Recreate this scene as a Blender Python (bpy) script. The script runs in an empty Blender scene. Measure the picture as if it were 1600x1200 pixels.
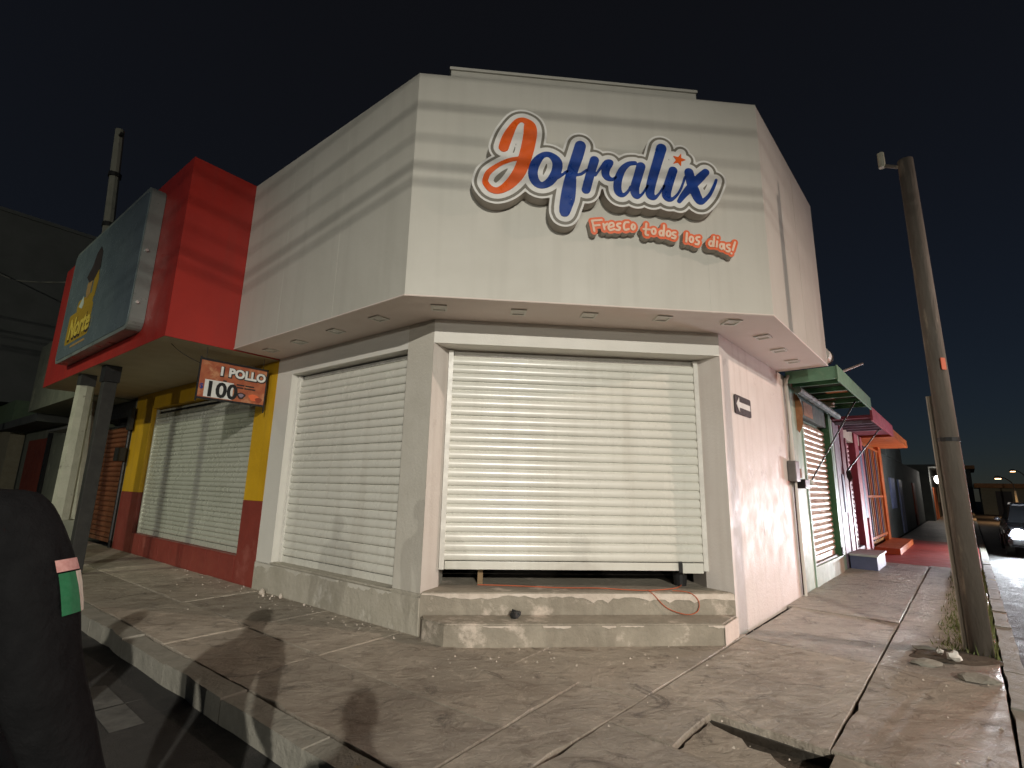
import bpy, bmesh, math, random
import numpy as np
from mathutils import Vector, Matrix
random.seed(7)
SC = bpy.context.scene
COL = SC.collection

# ---------------------------------------------------------------- frames of the place
AL, AR = .7436, .7418                     # angles of the two wings to the cut corner
W, OV = 3.378, .6826                      # width of the cut corner, overhang of the fascia
ZB, ZT = 3.35, 5.97                       # underside and top of the fascia
ROAD = -.16
A = Vector((0, 0, 0)); B = Vector((W, 0, 0))
dL = Vector((-math.cos(AL), math.sin(AL), 0)); nL = Vector((-math.sin(AL), -math.cos(AL), 0))
dR = Vector((math.cos(AR), math.sin(AR), 0)); nR = Vector((math.sin(AR), -math.cos(AR), 0))
def PL(s, out=0, z=0): return A + dL*s + nL*out + Vector((0, 0, z))
def PR(s, out=0, z=0): return B + dR*s + nR*out + Vector((0, 0, z))
def PC(x, out=0, z=0): return Vector((x, -out, z))
ROT = {PL: -AL, PR: AR, PC: 0.}

# ---------------------------------------------------------------- camera
cam = bpy.data.objects.new('camera', bpy.data.cameras.new('camera'))
COL.objects.link(cam); SC.camera = cam
pitch, yaw, roll, FPX = .203, .0913, .0222, 773.26
fw = Vector((math.sin(yaw)*math.cos(pitch), math.cos(yaw)*math.cos(pitch), math.sin(pitch)))
rt = Vector((math.cos(yaw), -math.sin(yaw), 0)); up = rt.cross(fw)
rt2 = rt*math.cos(roll) + up*math.sin(roll); up2 = -rt*math.sin(roll) + up*math.cos(roll)
M = Matrix((rt2, up2, -fw)).transposed().to_4x4()
M.translation = Vector((.4009, -5.4571, 1.5)); cam.matrix_world = M
cam.data.sensor_width = 36; cam.data.lens = 36*FPX/1600
cam.data.clip_start = .05; cam.data.clip_end = 500

# ---------------------------------------------------------------- night sky
world = bpy.data.worlds.new('World'); SC.world = world; world.use_nodes = True
nt = world.node_tree
bg = nt.nodes['Background']
sky = nt.nodes.new('ShaderNodeTexSky'); sky.sky_type = 'NISHITA'; sky.sun_disc = False
sky.sun_elevation = math.radians(28.); sky.sun_rotation = math.radians(230)
sky.air_density = 1.; sky.dust_density = 0.; sky.ozone_density = 7.
haze = nt.nodes.new('ShaderNodeMix'); haze.data_type = 'RGBA'; haze.blend_type = 'ADD'; haze.inputs[0].default_value = 1.   # even glow of the town
haze.inputs[7].default_value = (1.6, 1.3, .85, 1)
nt.links.new(sky.outputs[0], haze.inputs[6]); nt.links.new(haze.outputs[2], bg.inputs[0]); bg.inputs[1].default_value = .0023
# street lamps and headlights: energy, colour
LAMP_A, LAMP_A_COL = 17500, (1., .955, .855)
LAMP_B, LAMP_B_COL = 2700, (1., .76, .64)
LAMP_C, LAMP_C_COL = 9000, (1., .965, .86)
LAMP_D, LAMP_D_COL = 1000, (.96, 1., .74)
HEAD_E = 1500; TAIL_E = 600

vs = SC.view_settings
vs.view_transform = 'Standard'; vs.look = 'None'; vs.exposure = 0; vs.gamma = 1; vs.use_curve_mapping = False
SC.cycles.use_denoising = True
try: SC.cycles.denoiser = 'OPENIMAGEDENOISE'
except Exception: pass
SC.cycles.max_bounces = 5; SC.cycles.sample_clamp_indirect = 4

# ---------------------------------------------------------------- materials
MATS = {}
def mat(name, c1, c2=None, rough=.7, scale=6., bump=.0, bscale=40., metal=0., spots=None, spot_scale=2., spot_amt=.5,
        emit=None, rvar=.12, stretch=(1, 1, 1), drips=None, detail=6., coat=0., spec=.5):
    """procedural paint / plaster / concrete: two tones of noise, optional stains, fine relief"""
    m = bpy.data.materials.new(name); m.use_nodes = True
    n = m.node_tree.nodes; l = m.node_tree.links
    p = n['Principled BSDF']
    tc = n.new('ShaderNodeTexCoord'); geo = n.new('ShaderNodeNewGeometry')
    mp = n.new('ShaderNodeMapping'); mp.inputs['Scale'].default_value = stretch
    l.new(geo.outputs['Position'], mp.inputs[0])
    v = mp.outputs[0]
    if c2 is None: c2 = tuple(x*.82 for x in c1)
    def noise(s, d=detail, r=.6):
        t = n.new('ShaderNodeTexNoise'); t.inputs['Scale'].default_value = s; t.inputs['Detail'].default_value = d
        t.inputs['Roughness'].default_value = r; l.new(v, t.inputs[0]); return t.outputs[0]
    def ramp(src, a, b):
        r = n.new('ShaderNodeMapRange'); r.inputs['From Min'].default_value = a; r.inputs['From Max'].default_value = b
        l.new(src, r.inputs[0]); return r.outputs[0]
    def mix(f, a, b):
        x = n.new('ShaderNodeMix'); x.data_type = 'RGBA'; l.new(f, x.inputs[0])
        for i, q in ((6, a), (7, b)):
            if isinstance(q, tuple): x.inputs[i].default_value = (*q[:3], 1)
            else: l.new(q, x.inputs[i])
        return x.outputs[2]
    base = noise(scale)
    col = mix(ramp(base, .32, .68), c1, c2)
    if spots is not None:
        f = ramp(noise(spot_scale, 9, .68), .66 - spot_amt*.3, .70 - spot_amt*.12)
        col = mix(f, col, spots)
    if drips is not None:                     # rain streaks running down the wall
        mp2 = n.new('ShaderNodeMapping'); mp2.inputs['Scale'].default_value = (7, 7, .35); l.new(geo.outputs['Position'], mp2.inputs[0])
        t = n.new('ShaderNodeTexNoise'); t.inputs['Scale'].default_value = 1.; t.inputs['Detail'].default_value = 5; l.new(mp2.outputs[0], t.inputs[0])
        mm = n.new('ShaderNodeMath'); mm.operation = 'MULTIPLY'; l.new(ramp(t.outputs[0], .5, .75), mm.inputs[0]); mm.inputs[1].default_value = .45
        col = mix(mm.outputs[0], col, drips)
    l.new(col, p.inputs['Base Color'])
    rr = n.new('ShaderNodeMapRange'); l.new(noise(scale*1.7, 5), rr.inputs[0])
    rr.inputs['From Min'].default_value = .3; rr.inputs['From Max'].default_value = .7
    rr.inputs['To Min'].default_value = max(.05, rough - rvar); rr.inputs['To Max'].default_value = min(1, rough + rvar)
    l.new(rr.outputs[0], p.inputs['Roughness'])
    p.inputs['Metallic'].default_value = metal
    p.inputs['Specular IOR Level'].default_value = spec
    if coat: p.inputs['Coat Weight'].default_value = coat
    if bump:
        bn = n.new('ShaderNodeBump'); bn.inputs['Strength'].default_value = 1.; bn.inputs['Distance'].default_value = bump
        l.new(noise(bscale, 8, .62), bn.inputs['Height']); l.new(bn.outputs[0], p.inputs['Normal'])
    if emit:
        p.inputs['Emission Color'].default_value = (*emit[:3], 1); p.inputs['Emission Strength'].default_value = emit[3]
    MATS[name] = m
    return m

def pavement_mat(name, c1, c2, c3, rough):
    """worn brushed concrete: blotches, scuffs, dark damp stains and broken relief"""
    m = bpy.data.materials.new(name); m.use_nodes = True
    n = m.node_tree.nodes; l = m.node_tree.links; p = n['Principled BSDF']
    geo = n.new('ShaderNodeNewGeometry')
    info = n.new('ShaderNodeObjectInfo')
    def noise(s, d, r, vec=None, dist=0.):
        t = n.new('ShaderNodeTexNoise'); t.inputs['Scale'].default_value = s; t.inputs['Detail'].default_value = d
        t.inputs['Roughness'].default_value = r; t.inputs['Distortion'].default_value = dist
        l.new(vec or geo.outputs['Position'], t.inputs[0]); return t.outputs[0]
    def rmp(src, a, b, c=0., d=1.):
        r = n.new('ShaderNodeMapRange'); l.new(src, r.inputs[0])
        for k, q in zip(('From Min', 'From Max', 'To Min', 'To Max'), (a, b, c, d)): r.inputs[k].default_value = q
        return r.outputs[0]
    def mix(f, a, b, mode='MIX'):
        x = n.new('ShaderNodeMix'); x.data_type = 'RGBA'; x.blend_type = mode; l.new(f, x.inputs[0])
        for i, q in ((6, a), (7, b)):
            if isinstance(q, tuple): x.inputs[i].default_value = (*q, 1)
            else: l.new(q, x.inputs[i])
        return x.outputs[2]
    mp = n.new('ShaderNodeMapping'); mp.inputs['Rotation'].default_value = (0, 0, .5); mp.inputs['Scale'].default_value = (1.5, 3.4, 1)
    l.new(geo.outputs['Position'], mp.inputs[0])
    big = noise(1.1, 7, .62, None, .6); streak = noise(2.2, 8, .7, mp.outputs[0], .8); fine = noise(17, 9, .78)
    col = mix(rmp(big, .34, .66), c1, c2)
    col = mix(rmp(streak, .50, .66, 0, .75), col, c3)
    col = mix(rmp(noise(.55, 4, .6, None, .4), .50, .64, 0, .45), col, tuple(x*.55 for x in c1))
    col = mix(rmp(noise(5.5, 7, .7, None, .5), .54, .66, 0, .5), col, tuple(min(1, x*1.25) for x in c2))
    col = mix(rmp(noise(2.3, 9, .74, None, 1.4), .56, .66, 0, .8), col, tuple(x*.38 for x in c1))
    col = mix(rmp(noise(60, 3, .6), .62, .72, 0, .5), col, tuple(min(1, x*1.7) for x in c2))
    hs = n.new('ShaderNodeHueSaturation'); l.new(col, hs.inputs['Color']); l.new(rmp(info.outputs['Random'], 0, 1, .72, 1.2), hs.inputs['Value'])
    l.new(hs.outputs[0], p.inputs['Base Color'])
    l.new(rmp(streak, .3, .7, rough - .16, rough + .18), p.inputs['Roughness'])
    add = n.new('ShaderNodeMath'); add.operation = 'MULTIPLY_ADD'; l.new(streak, add.inputs[0]); add.inputs[1].default_value = 1.6; l.new(fine, add.inputs[2])
    add2 = n.new('ShaderNodeMath'); add2.operation = 'MULTIPLY_ADD'; l.new(big, add2.inputs[0]); add2.inputs[1].default_value = 2.; l.new(add.outputs[0], add2.inputs[2])
    bn = n.new('ShaderNodeBump'); bn.inputs['Distance'].default_value = .034; bn.inputs['Strength'].default_value = 1.
    l.new(add2.outputs[0], bn.inputs['Height']); l.new(bn.outputs[0], p.inputs['Normal'])
    MATS[name] = m; return m

mat('fascia', (.56, .545, .485), (.51, .495, .435), rough=.55, scale=.9, bump=.006, bscale=3.5, rvar=.08, drips=(.455, .44, .385))
mat('wall_white', (.74, .69, .64), (.68, .62, .57), rough=.6, scale=2.2, bump=.004, bscale=30, drips=(.55, .49, .44), spots=(.52, .46, .42), spot_scale=1.6, spot_amt=.18)
mat('wall_white2', (.74, .72, .66), (.70, .68, .62), rough=.6, scale=2., bump=.003, bscale=40)
mat('pilaster_grey', (.62, .59, .52), (.55, .52, .45), rough=.75, scale=2.4, bump=.005, bscale=30, spots=(.60, .57, .50), spot_scale=1.8, spot_amt=.4)
mat('plinth', (.50, .465, .39), (.40, .37, .30), rough=.8, scale=3.5, bump=.012, bscale=22, spots=(.60, .57, .50), spot_scale=3.2, spot_amt=.34)
mat('soffit', (.76, .66, .60), (.72, .62, .56), rough=.6, scale=2, bump=.001)
mat('shutter_white', (.72, .71, .64), (.68, .67, .60), rough=.27, scale=1.3, rvar=.05, detail=2., drips=(.55, .52, .45))
mat('shutter_galv', (.62, .63, .55), (.55, .56, .48), rough=.28, scale=1.5, detail=2., metal=.25, rvar=.08)
mat('rail_white', (.78, .76, .70), rough=.25)
mat('step', (.37, .33, .265), (.27, .24, .19), rough=.8, scale=3, bump=.014, bscale=16, spots=(.60, .52, .44), spot_scale=2.6, spot_amt=.36)
mat('step_end', (.72, .63, .55), (.60, .52, .45), rough=.7, scale=5, bump=.006, bscale=20)
mat('lime', (.72, .64, .56), (.58, .50, .42), rough=.85, scale=9, bump=.01, bscale=30)
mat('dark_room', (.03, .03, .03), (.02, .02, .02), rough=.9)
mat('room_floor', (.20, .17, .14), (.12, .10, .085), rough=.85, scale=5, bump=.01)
mat('black', (.012, .012, .013), (.02, .02, .02), rough=.45, scale=10)
mat('black_cable', (.01, .01, .01), rough=.6)
mat('red', (.42, .027, .018), (.34, .022, .016), rough=.45, scale=1.4, bump=.004, bscale=5, drips=(.30, .04, .03))
mat('maroon', (.27, .05, .035), (.22, .04, .03), rough=.45, scale=3, bump=.003, bscale=35, spots=(.33, .09, .07), spot_scale=1.5, spot_amt=.3)
mat('yellow', (.70, .41, .015), (.58, .33, .012), rough=.5, scale=1.6, bump=.004, bscale=12, drips=(.48, .28, .03))
mat('beige_soffit', (.42, .36, .24), (.36, .30, .20), rough=.7, scale=2)
mat('signface', (.15, .19, .205), (.125, .16, .18), rough=.25, scale=1.2)
mat('signcase', (.30, .34, .32), (.24, .28, .26), rough=.35, scale=2, metal=.3)
mat('sign_white', (.80, .79, .75), rough=.4, scale=3)
mat('sign_side', (.50, .45, .40), (.42, .38, .34), rough=.5, scale=3)
mat('sign_grey', (.20, .185, .15), rough=.4)
mat('sign_orange', (.78, .115, .008), (.72, .10, .006), rough=.35)
mat('sign_blue', (.008, .05, .27), (.006, .04, .23), rough=.35)
mat('tag_orange', (.80, .16, .06), (.74, .14, .05), rough=.4)
mat('tag_cream', (.85, .62, .46), rough=.5)
mat('gold', (.46, .30, .025), (.34, .2, .015), rough=.4, scale=30)
mat('letter_yellow', (.80, .62, .10), (.7, .5, .07), rough=.4, scale=20)
mat('dark_brown', (.035, .022, .02), rough=.5)
mat('tan', (.45, .28, .10), (.3, .17, .06), rough=.5, scale=25)
mat('pale', (.55, .62, .56), rough=.5)
mat('screw', (.85, .85, .8), rough=.2, metal=.6)
mat('banner_orange', (.46, .15, .065), (.34, .08, .04), rough=.5, scale=9, spots=(.56, .27, .14), spot_scale=6, spot_amt=.5)
mat('white', (.80, .80, .76), rough=.5)
mat('concrete_post', (.46, .45, .36), (.36, .36, .28), rough=.85, scale=5, bump=.01, bscale=25, spots=(.22, .21, .17), spot_scale=4, spot_amt=.2)
mat('dark_post', (.035, .034, .03), (.025, .024, .022), rough=.7, scale=6, bump=.004)
mat('greygreen', (.24, .25, .19), (.18, .19, .145), rough=.8, scale=2.5, bump=.006, spots=(.4, .40, .28), spot_scale=1.3, spot_amt=.2)
mat('brown_shutter', (.34, .13, .06), (.22, .08, .04), rough=.36, scale=5, metal=.2)
mat('brick_red', (.30, .06, .03), (.22, .045, .025), rough=.7, scale=3)
mat('dim_wall', (.12, .125, .115), (.09, .095, .088), rough=.9, scale=1.5, bump=.006)
mat('block_wall', (.19, .20, .185), (.155, .165, .15), rough=.9, scale=1.2, bump=.006)
mat('far_green', (.18, .26, .15), (.14, .20, .12), rough=.8)
mat('far_cream', (.42, .38, .26), (.34, .30, .2), rough=.8)
mat('pale_green', (.42, .56, .45), (.30, .42, .33), rough=.55, scale=4, bump=.004, bscale=30, spots=(.55, .60, .52), spot_scale=3, spot_amt=.3, drips=(.25, .33, .26))
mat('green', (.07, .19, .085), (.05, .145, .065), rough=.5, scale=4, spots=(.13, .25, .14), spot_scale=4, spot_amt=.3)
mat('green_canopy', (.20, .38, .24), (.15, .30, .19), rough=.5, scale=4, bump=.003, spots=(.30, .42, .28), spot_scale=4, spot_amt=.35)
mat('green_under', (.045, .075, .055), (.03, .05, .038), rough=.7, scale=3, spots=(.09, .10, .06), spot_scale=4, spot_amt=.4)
mat('rust', (.32, .14, .05), (.22, .09, .03), rough=.8, scale=8, bump=.004)
mat('orange_panel', (.55, .20, .05), (.42, .14, .03), rough=.6, scale=6)
mat('rusty_shutter', (.74, .62, .50), (.55, .38, .27), rough=.36, scale=2.5, metal=.15, spots=(.30, .13, .06), spot_scale=3.5, spot_amt=.3)
mat('mauve', (.30, .24, .30), (.22, .17, .22), rough=.6)
mat('pink', (.52, .075, .11), (.42, .06, .09), rough=.5, scale=3)
mat('pink_dark', (.26, .03, .055), (.20, .025, .045), rough=.5, scale=3)
mat('cream_wall', (.55, .45, .34), (.45, .36, .28), rough=.7, scale=3)
mat('orange', (.58, .13, .03), (.48, .10, .025), rough=.5, scale=3)
mat('orange2', (.50, .22, .06), (.42, .17, .05), rough=.55, scale=3)
mat('blue_grey', (.16, .18, .32), (.13, .15, .26), rough=.5)
mat('metal_grey', (.20, .19, .18), (.15, .145, .14), rough=.45, metal=.5)
mat('pvc', (.50, .46, .40), (.42, .38, .33), rough=.5)
mat('box_white', (.62, .64, .62), (.5, .52, .5), rough=.5, scale=4)
mat('pole', (.14, .12, .098), (.10, .085, .068), rough=.75, scale=5, bump=.008, bscale=20, stretch=(3, 3, .5), spots=(.30, .25, .19), spot_scale=2, spot_amt=.3)
mat('conduit', (.38, .37, .31), (.32, .31, .26), rough=.6)
mat('orange_tag', (.75, .13, .04), rough=.6)
mat('asphalt', (.05, .048, .045), (.032, .031, .03), rough=.75, scale=2.5, bump=.012, bscale=90, spots=(.075, .07, .062), spot_scale=1.2, spot_amt=.4)
mat('road_paint', (.14, .14, .13), (.07, .07, .065), rough=.7, scale=9, bump=.003)
mat('grout', (.10, .088, .07), (.06, .052, .042), rough=.95, scale=9, bump=.015, bscale=30)
mat('kerb', (.30, .285, .24), (.22, .21, .175), rough=.8, scale=4, bump=.015, bscale=20, spots=(.40, .30, .08), spot_scale=1.4, spot_amt=.12)
mat('soil', (.10, .078, .055), (.07, .055, .04), rough=.95, scale=8, bump=.03, bscale=18)
mat('red_glow_pavement', (.50, .075, .065), (.40, .055, .05), rough=.5, scale=2, bump=.005)  # concrete tinted red in place of the red light falling on it
mat('grass', (.10, .14, .035), (.17, .17, .06), rough=.7, scale=12)
mat('jacket', (.007, .007, .0075), (.010, .010, .0105), rough=.95, spec=.08, scale=20, bump=.02, bscale=9)
mat('skin', (.30, .16, .10), (.27, .14, .09), rough=.5)
mat('hair', (.012, .009, .008), rough=.6)
mat('patch_green', (.012, .16, .06), rough=.8, scale=60)
mat('patch_white', (.62, .58, .48), rough=.8, scale=60)
mat('patch_pink', (.62, .36, .32), (.5, .24, .22), rough=.8, scale=70)
mat('orange_cord', (.50, .12, .05), rough=.6)
mat('wood', (.30, .20, .10), (.22, .14, .07), rough=.7, scale=8, stretch=(1, 1, 6))
mat('lamp_glass', (.9, .85, .7), rough=.3, emit=(1, .85, .6, 30))
mat('lamp_pink', (.9, .7, .6), rough=.3, emit=(1, .62, .45, 30))
mat('lamp_far', (.9, .9, .9), rough=.3, emit=(1, .93, .85, 14))
mat('lamp_far_orange', (.9, .6, .4), rough=.3, emit=(1, .55, .25, 10))
mat('headlight', (.9, .95, 1), rough=.2, emit=(.86, .94, 1, 600))
mat('car_red', (.05, .05, .055), (.045, .045, .05), rough=.25, coat=.6)
mat('car_silver', (.35, .35, .36), rough=.3, metal=.4, coat=.5)
mat('tail_red', (.6, .02, .015), rough=.3, emit=(1, .05, .03, 25))
mat('car_glass', (.02, .022, .025), rough=.08)
mat('tyre', (.015, .015, .015), rough=.85)
mat('rim', (.4, .4, .42), rough=.3, metal=.8)
mat('chrome', (.7, .7, .72), rough=.15, metal=1)
mat('arrow_black', (.035, .028, .026), rough=.5)
mat('trash', (.75, .73, .68), (.6, .58, .52), rough=.6)
mat('amber', (.6, .25, .02), rough=.3)
pavement_mat('pavement', (.40, .34, .27), (.54, .475, .39), (.27, .22, .17), .62)
pavement_mat('pavement2', (.38, .335, .285), (.52, .47, .40), (.26, .22, .185), .44)

# ---------------------------------------------------------------- mesh helpers
def bm_obj(name, bm, m, parent=None, loc=None, rotz=0., smooth=False, origin=None):
    """one mesh object; coordinates are given in world space and moved to be relative to the thing"""
    bmesh.ops.recalc_face_normals(bm, faces=bm.faces)
    if origin is not None: bmesh.ops.translate(bm, verts=bm.verts, vec=-Vector(origin))
    me = bpy.data.meshes.new(name); bm.to_mesh(me); bm.free()
    return me_obj(name, me, m, parent, loc, rotz, smooth)
def me_obj(name, me, m, parent=None, loc=None, rotz=0., smooth=False):
    if m is not None and not me.materials: me.materials.append(MATS[m])
    if smooth: me.shade_smooth()
    o = bpy.data.objects.new(name, me); COL.objects.link(o)
    if parent is not None: o.parent = parent
    if loc is not None: o.location = loc
    o.rotation_euler.z = rotz
    return o
def tag(o, label, cat, group=None, kind=None):
    if label: o['label'] = label
    if cat: o['category'] = cat
    if group: o['group'] = group
    if kind: o['kind'] = kind
    return o
def empty(name, loc, label=None, cat=None, group=None):
    o = bpy.data.objects.new(name, None); COL.objects.link(o); o.location = loc; o.empty_display_size = .2
    return tag(o, label, cat, group)

class Thing:
    """an Empty at the thing's base; parts are given in world space"""
    def __init__(s, name, base, label, cat, group=None):
        s.base = Vector(base); s.e = empty(name, s.base, label, cat, group)
    def part(s, name, bm, m, parent=None, smooth=False):
        return bm_obj(name, bm, m, parent or s.e, origin=s.base, smooth=smooth)
    def piece(s, name, me, m, loc, rotz, parent=None, smooth=False):
        return me_obj(name, me, m, parent or s.e, Vector(loc) - s.base, rotz, smooth)

def prism(bm, pts, z0, z1):
    """pts: plan points (Vector); upright prism"""
    a = [bm.verts.new((p[0], p[1], z0)) for p in pts]; b = [bm.verts.new((p[0], p[1], z1)) for p in pts]
    n = len(pts)
    bm.faces.new(a[::-1]); bm.faces.new(b)
    for i in range(n): bm.faces.new((a[i], a[(i+1) % n], b[(i+1) % n], b[i]))
def fbox(bm, F, s0, s1, o0, o1, z0, z1):
    prism(bm, [F(s0, o0), F(s1, o0), F(s1, o1), F(s0, o1)], z0, z1)
def box(F, s0, s1, o0, o1, z0, z1, bev=0.):
    bm = bmesh.new(); fbox(bm, F, s0, s1, o0, o1, z0, z1)
    if bev: bmesh.ops.bevel(bm, geom=bm.edges[:], offset=bev, segments=2, affect='EDGES', profile=.6)
    return bm
def tube(bm, pts, r, seg=8, r1=None, caps=True):
    pts = [Vector(p) for p in pts]; rings = []
    n = len(pts)
    for i, p in enumerate(pts):
        d = (pts[min(i+1, n-1)] - pts[max(i-1, 0)]).normalized()
        a = d.cross(Vector((0, 0, 1)));
        if a.length < .05: a = d.cross(Vector((1, 0, 0)))
        a.normalize(); b = d.cross(a)
        rr = r if r1 is None else r + (r1 - r)*i/(n - 1)
        rings.append([bm.verts.new(p + (a*math.cos(t) + b*math.sin(t))*rr) for t in (2*math.pi*k/seg for k in range(seg))])
    for i in range(n - 1):
        for k in range(seg): bm.faces.new((rings[i][k], rings[i][(k+1) % seg], rings[i+1][(k+1) % seg], rings[i+1][k]))
    if caps: bm.faces.new(rings[0][::-1]); bm.faces.new(rings[-1])
def tube_bm(*a, **k):
    bm = bmesh.new(); tube(bm, *a, **k); return bm

# ---------------------------------------------------------------- lettering from strokes
def smooth(st, n=4):
    if len(st) < 3: return st
    out = []; closed = math.dist(st[0][:2], st[-1][:2]) < .03
    for i in range(len(st) - 1):
        p = [np.array(st[max(i-1, 0)] if (i > 0 or not closed) else st[-2]), np.array(st[i]), np.array(st[i+1]), np.array(st[min(i+2, len(st)-1)] if (i + 2 < len(st) or not closed) else st[1])]
        for k in range(n):
            t = k/n; out.append(tuple(.5*(2*p[1] + (p[2] - p[0])*t + (2*p[0] - 5*p[1] + 4*p[2] - p[3])*t*t + (3*p[1] - p[0] - 3*p[2] + p[3])*t**3)))
    return out + [tuple(st[-1])]
def sdf(strokes, X, Z):
    strokes = [smooth(s) for s in strokes]
    d = np.full(X.shape, 9.)
    for st in strokes:
        for i in range(max(1, len(st) - 1)):
            x0, z0, r0 = st[i]; x1, z1, r1 = st[min(i+1, len(st)-1)]
            vx, vz = x1 - x0, z1 - z0; L2 = vx*vx + vz*vz + 1e-9
            t = np.clip(((X - x0)*vx + (Z - z0)*vz)/L2, 0, 1)
            d = np.minimum(d, np.hypot(X - x0 - vx*t, Z - z0 - vz*t) - (r0 + (r1 - r0)*t))
    return d
def poly_sdf(pts, X, Z):
    d = np.full(X.shape, 9.); inside = np.zeros(X.shape, bool); n = len(pts)
    for i in range(n):
        x0, z0 = pts[i]; x1, z1 = pts[(i+1) % n]; vx, vz = x1 - x0, z1 - z0
        t = np.clip(((X - x0)*vx + (Z - z0)*vz)/(vx*vx + vz*vz), 0, 1)
        d = np.minimum(d, np.hypot(X - x0 - vx*t, Z - z0 - vz*t))
        c = ((z0 > Z) != (z1 > Z)) & (X < vx*(Z - z0)/(z1 - z0 + 1e-12) + x0)
        inside ^= c
    return np.where(inside, -d, d)
def iso_bm(fun, bounds, level, h, P3, o_front, o_back):
    """flat shape where fun < level, given thickness; P3(x, out, z) places it"""
    x0, x1, z0, z1 = bounds
    nx, nz = int((x1 - x0)/h) + 2, int((z1 - z0)/h) + 2
    xs = x0 + np.arange(nx)*h; zs = z0 + np.arange(nz)*h
    X, Z = np.meshgrid(xs, zs); D = fun(X, Z) - level
    bm = bmesh.new(); fr = {}; bk = {}
    def vert(key, x, z):
        if key not in fr: fr[key] = bm.verts.new(P3(x, o_front, z))
        return fr[key]
    def vback(key):
        if key not in bk:
            k = fr[key].co; bk[key] = bm.verts.new(k + back)
        return bk[key]
    back = Vector(P3(0, o_back, 0)) - Vector(P3(0, o_front, 0))
    ins = D < 0
    for j in range(nz - 1):
        i = 0
        while i < nx - 1:
            c = ins[j:j+2, i:i+2]
            if not c.any(): i += 1; continue
            cor = [(i, j), (i+1, j), (i+1, j+1), (i, j+1)]
            poly = []
            for k in range(4):
                p, q = cor[k], cor[(k+1) % 4]
                dp, dq = D[p[1], p[0]], D[q[1], q[0]]
                if dp < 0: poly.append((('c',) + p, xs[p[0]], zs[p[1]], 0))
                if (dp < 0) != (dq < 0):
                    t = min(.97, max(.03, dp/(dp - dq)))
                    key = ('e',) + min(p, q) + max(p, q)
                    poly.append((key, xs[p[0]] + (xs[q[0]] - xs[p[0]])*t, zs[p[1]] + (zs[q[1]] - zs[p[1]])*t, 1))
            if len(poly) >= 3:
                vsx = [vert(k, x, z) for k, x, z, _ in poly]
                try: bm.faces.new(vsx)
                except ValueError: pass
                n = len(poly)
                for k in range(n):
                    if poly[k][3] and poly[(k+1) % n][3] and poly[k][0][1:3] is not None:
                        ka, kb = poly[k][0], poly[(k+1) % n][0]
                        if ka != kb:
                            try: bm.faces.new((fr[ka], fr[kb], vback(kb), vback(ka)))
                            except ValueError: pass
            i += 1
    return bm
def bounds_of(strokes, pad):
    q = [p for s in strokes for p in s]
    return (min(p[0] - p[2] for p in q) - pad, max(p[0] + p[2] for p in q) + pad, min(p[1] - p[2] for p in q) - pad, max(p[1] + p[2] for p in q) + pad)
def text_mesh(body, size, extrude=.002, offset=0., shear=0., align='LEFT'):
    c = bpy.data.curves.new('text', 'FONT'); c.body = body; c.size = size; c.extrude = extrude; c.offset = offset; c.shear = shear
    c.align_x = align; c.resolution_u = 3
    o = bpy.data.objects.new('text', c); COL.objects.link(o)
    dg = bpy.context.evaluated_depsgraph_get(); dg.update()
    me = bpy.data.meshes.new_from_object(o.evaluated_get(dg))
    bpy.data.objects.remove(o); bpy.data.curves.remove(c)
    me.materials.clear()
    return me
def text_bm(body, size, F, s, out, z, direction=1, **k):
    """upright lettering on a wall frame, reading towards the viewer; direction: sign of s along reading"""
    me = text_mesh(body, size, **k); bm = bmesh.new(); bm.from_mesh(me); bpy.data.meshes.remove(me)
    for v in bm.verts:
        x, y, t = v.co; v.co = F(s + direction*x, out + t, z + y)
    return bm

# ================================================================ THE SETTING
def sheet(name, pts, z, m, kind='structure'):
    bm = bmesh.new(); bm.faces.new([bm.verts.new((p[0], p[1], z)) for p in pts])
    return tag(bm_obj(name, bm, m), None, None, None, kind)
def grid_sheet(name, x0, x1, y0, y1, nx, ny, z, m, amp=0.):
    bm = bmesh.new(); g = [[bm.verts.new((x0 + (x1-x0)*i/nx, y0 + (y1-y0)*j/ny, z + random.uniform(-amp, amp))) for i in range(nx+1)] for j in range(ny+1)]
    for j in range(ny):
        for i in range(nx): bm.faces.new((g[j][i], g[j][i+1], g[j+1][i+1], g[j+1][i]))
    return tag(bm_obj(name, bm, m, smooth=True), None, None, None, 'structure')
grid_sheet('street', -160, 160, -160, 160, 40, 40, ROAD, 'asphalt')

KL, KR = 1.90, 2.20            # outer kerb lines, left and right street
def clip(poly, P, n):          # keep the side where (p-P).n <= 0
    out = []
    for i in range(len(poly)):
        p, q = poly[i], poly[(i+1) % len(poly)]
        a, b = (p - P).dot(n), (q - P).dot(n)
        if a <= 0: out.append(p)
        if (a < 0 < b) or (b < 0 < a): out.append(p + (q - p)*(a/(a - b)))
    return out
def area(poly): return abs(sum(poly[i].x*poly[(i+1) % len(poly)].y - poly[(i+1) % len(poly)].x*poly[i].y for i in range(len(poly))))/2
def rect(F, s0, s1, o0, o1): return [F(s0, o0), F(s1, o0), F(s1, o1), F(s0, o1)]
cells = []                      # (polygon, thickness tag)
RO = .07                        # joint line that carries on the right wall's line across the corner
# left pavement
ls = [-1.86, .22, 1.55, 3.2, 4.9, 6.7, 8.5, 10.4, 12.5, 15, 18, 22, 28]
for i in range(len(ls) - 1):
    mid = .93 + random.uniform(-.03, .06)
    for o0, o1 in ((0, mid), (mid, KL - .19)):
        c = clip(rect(PL, ls[i], ls[i+1], o0, o1), PR(0, RO), nR)
        if len(c) > 2 and area(c) > .02: cells.append(c)
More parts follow.
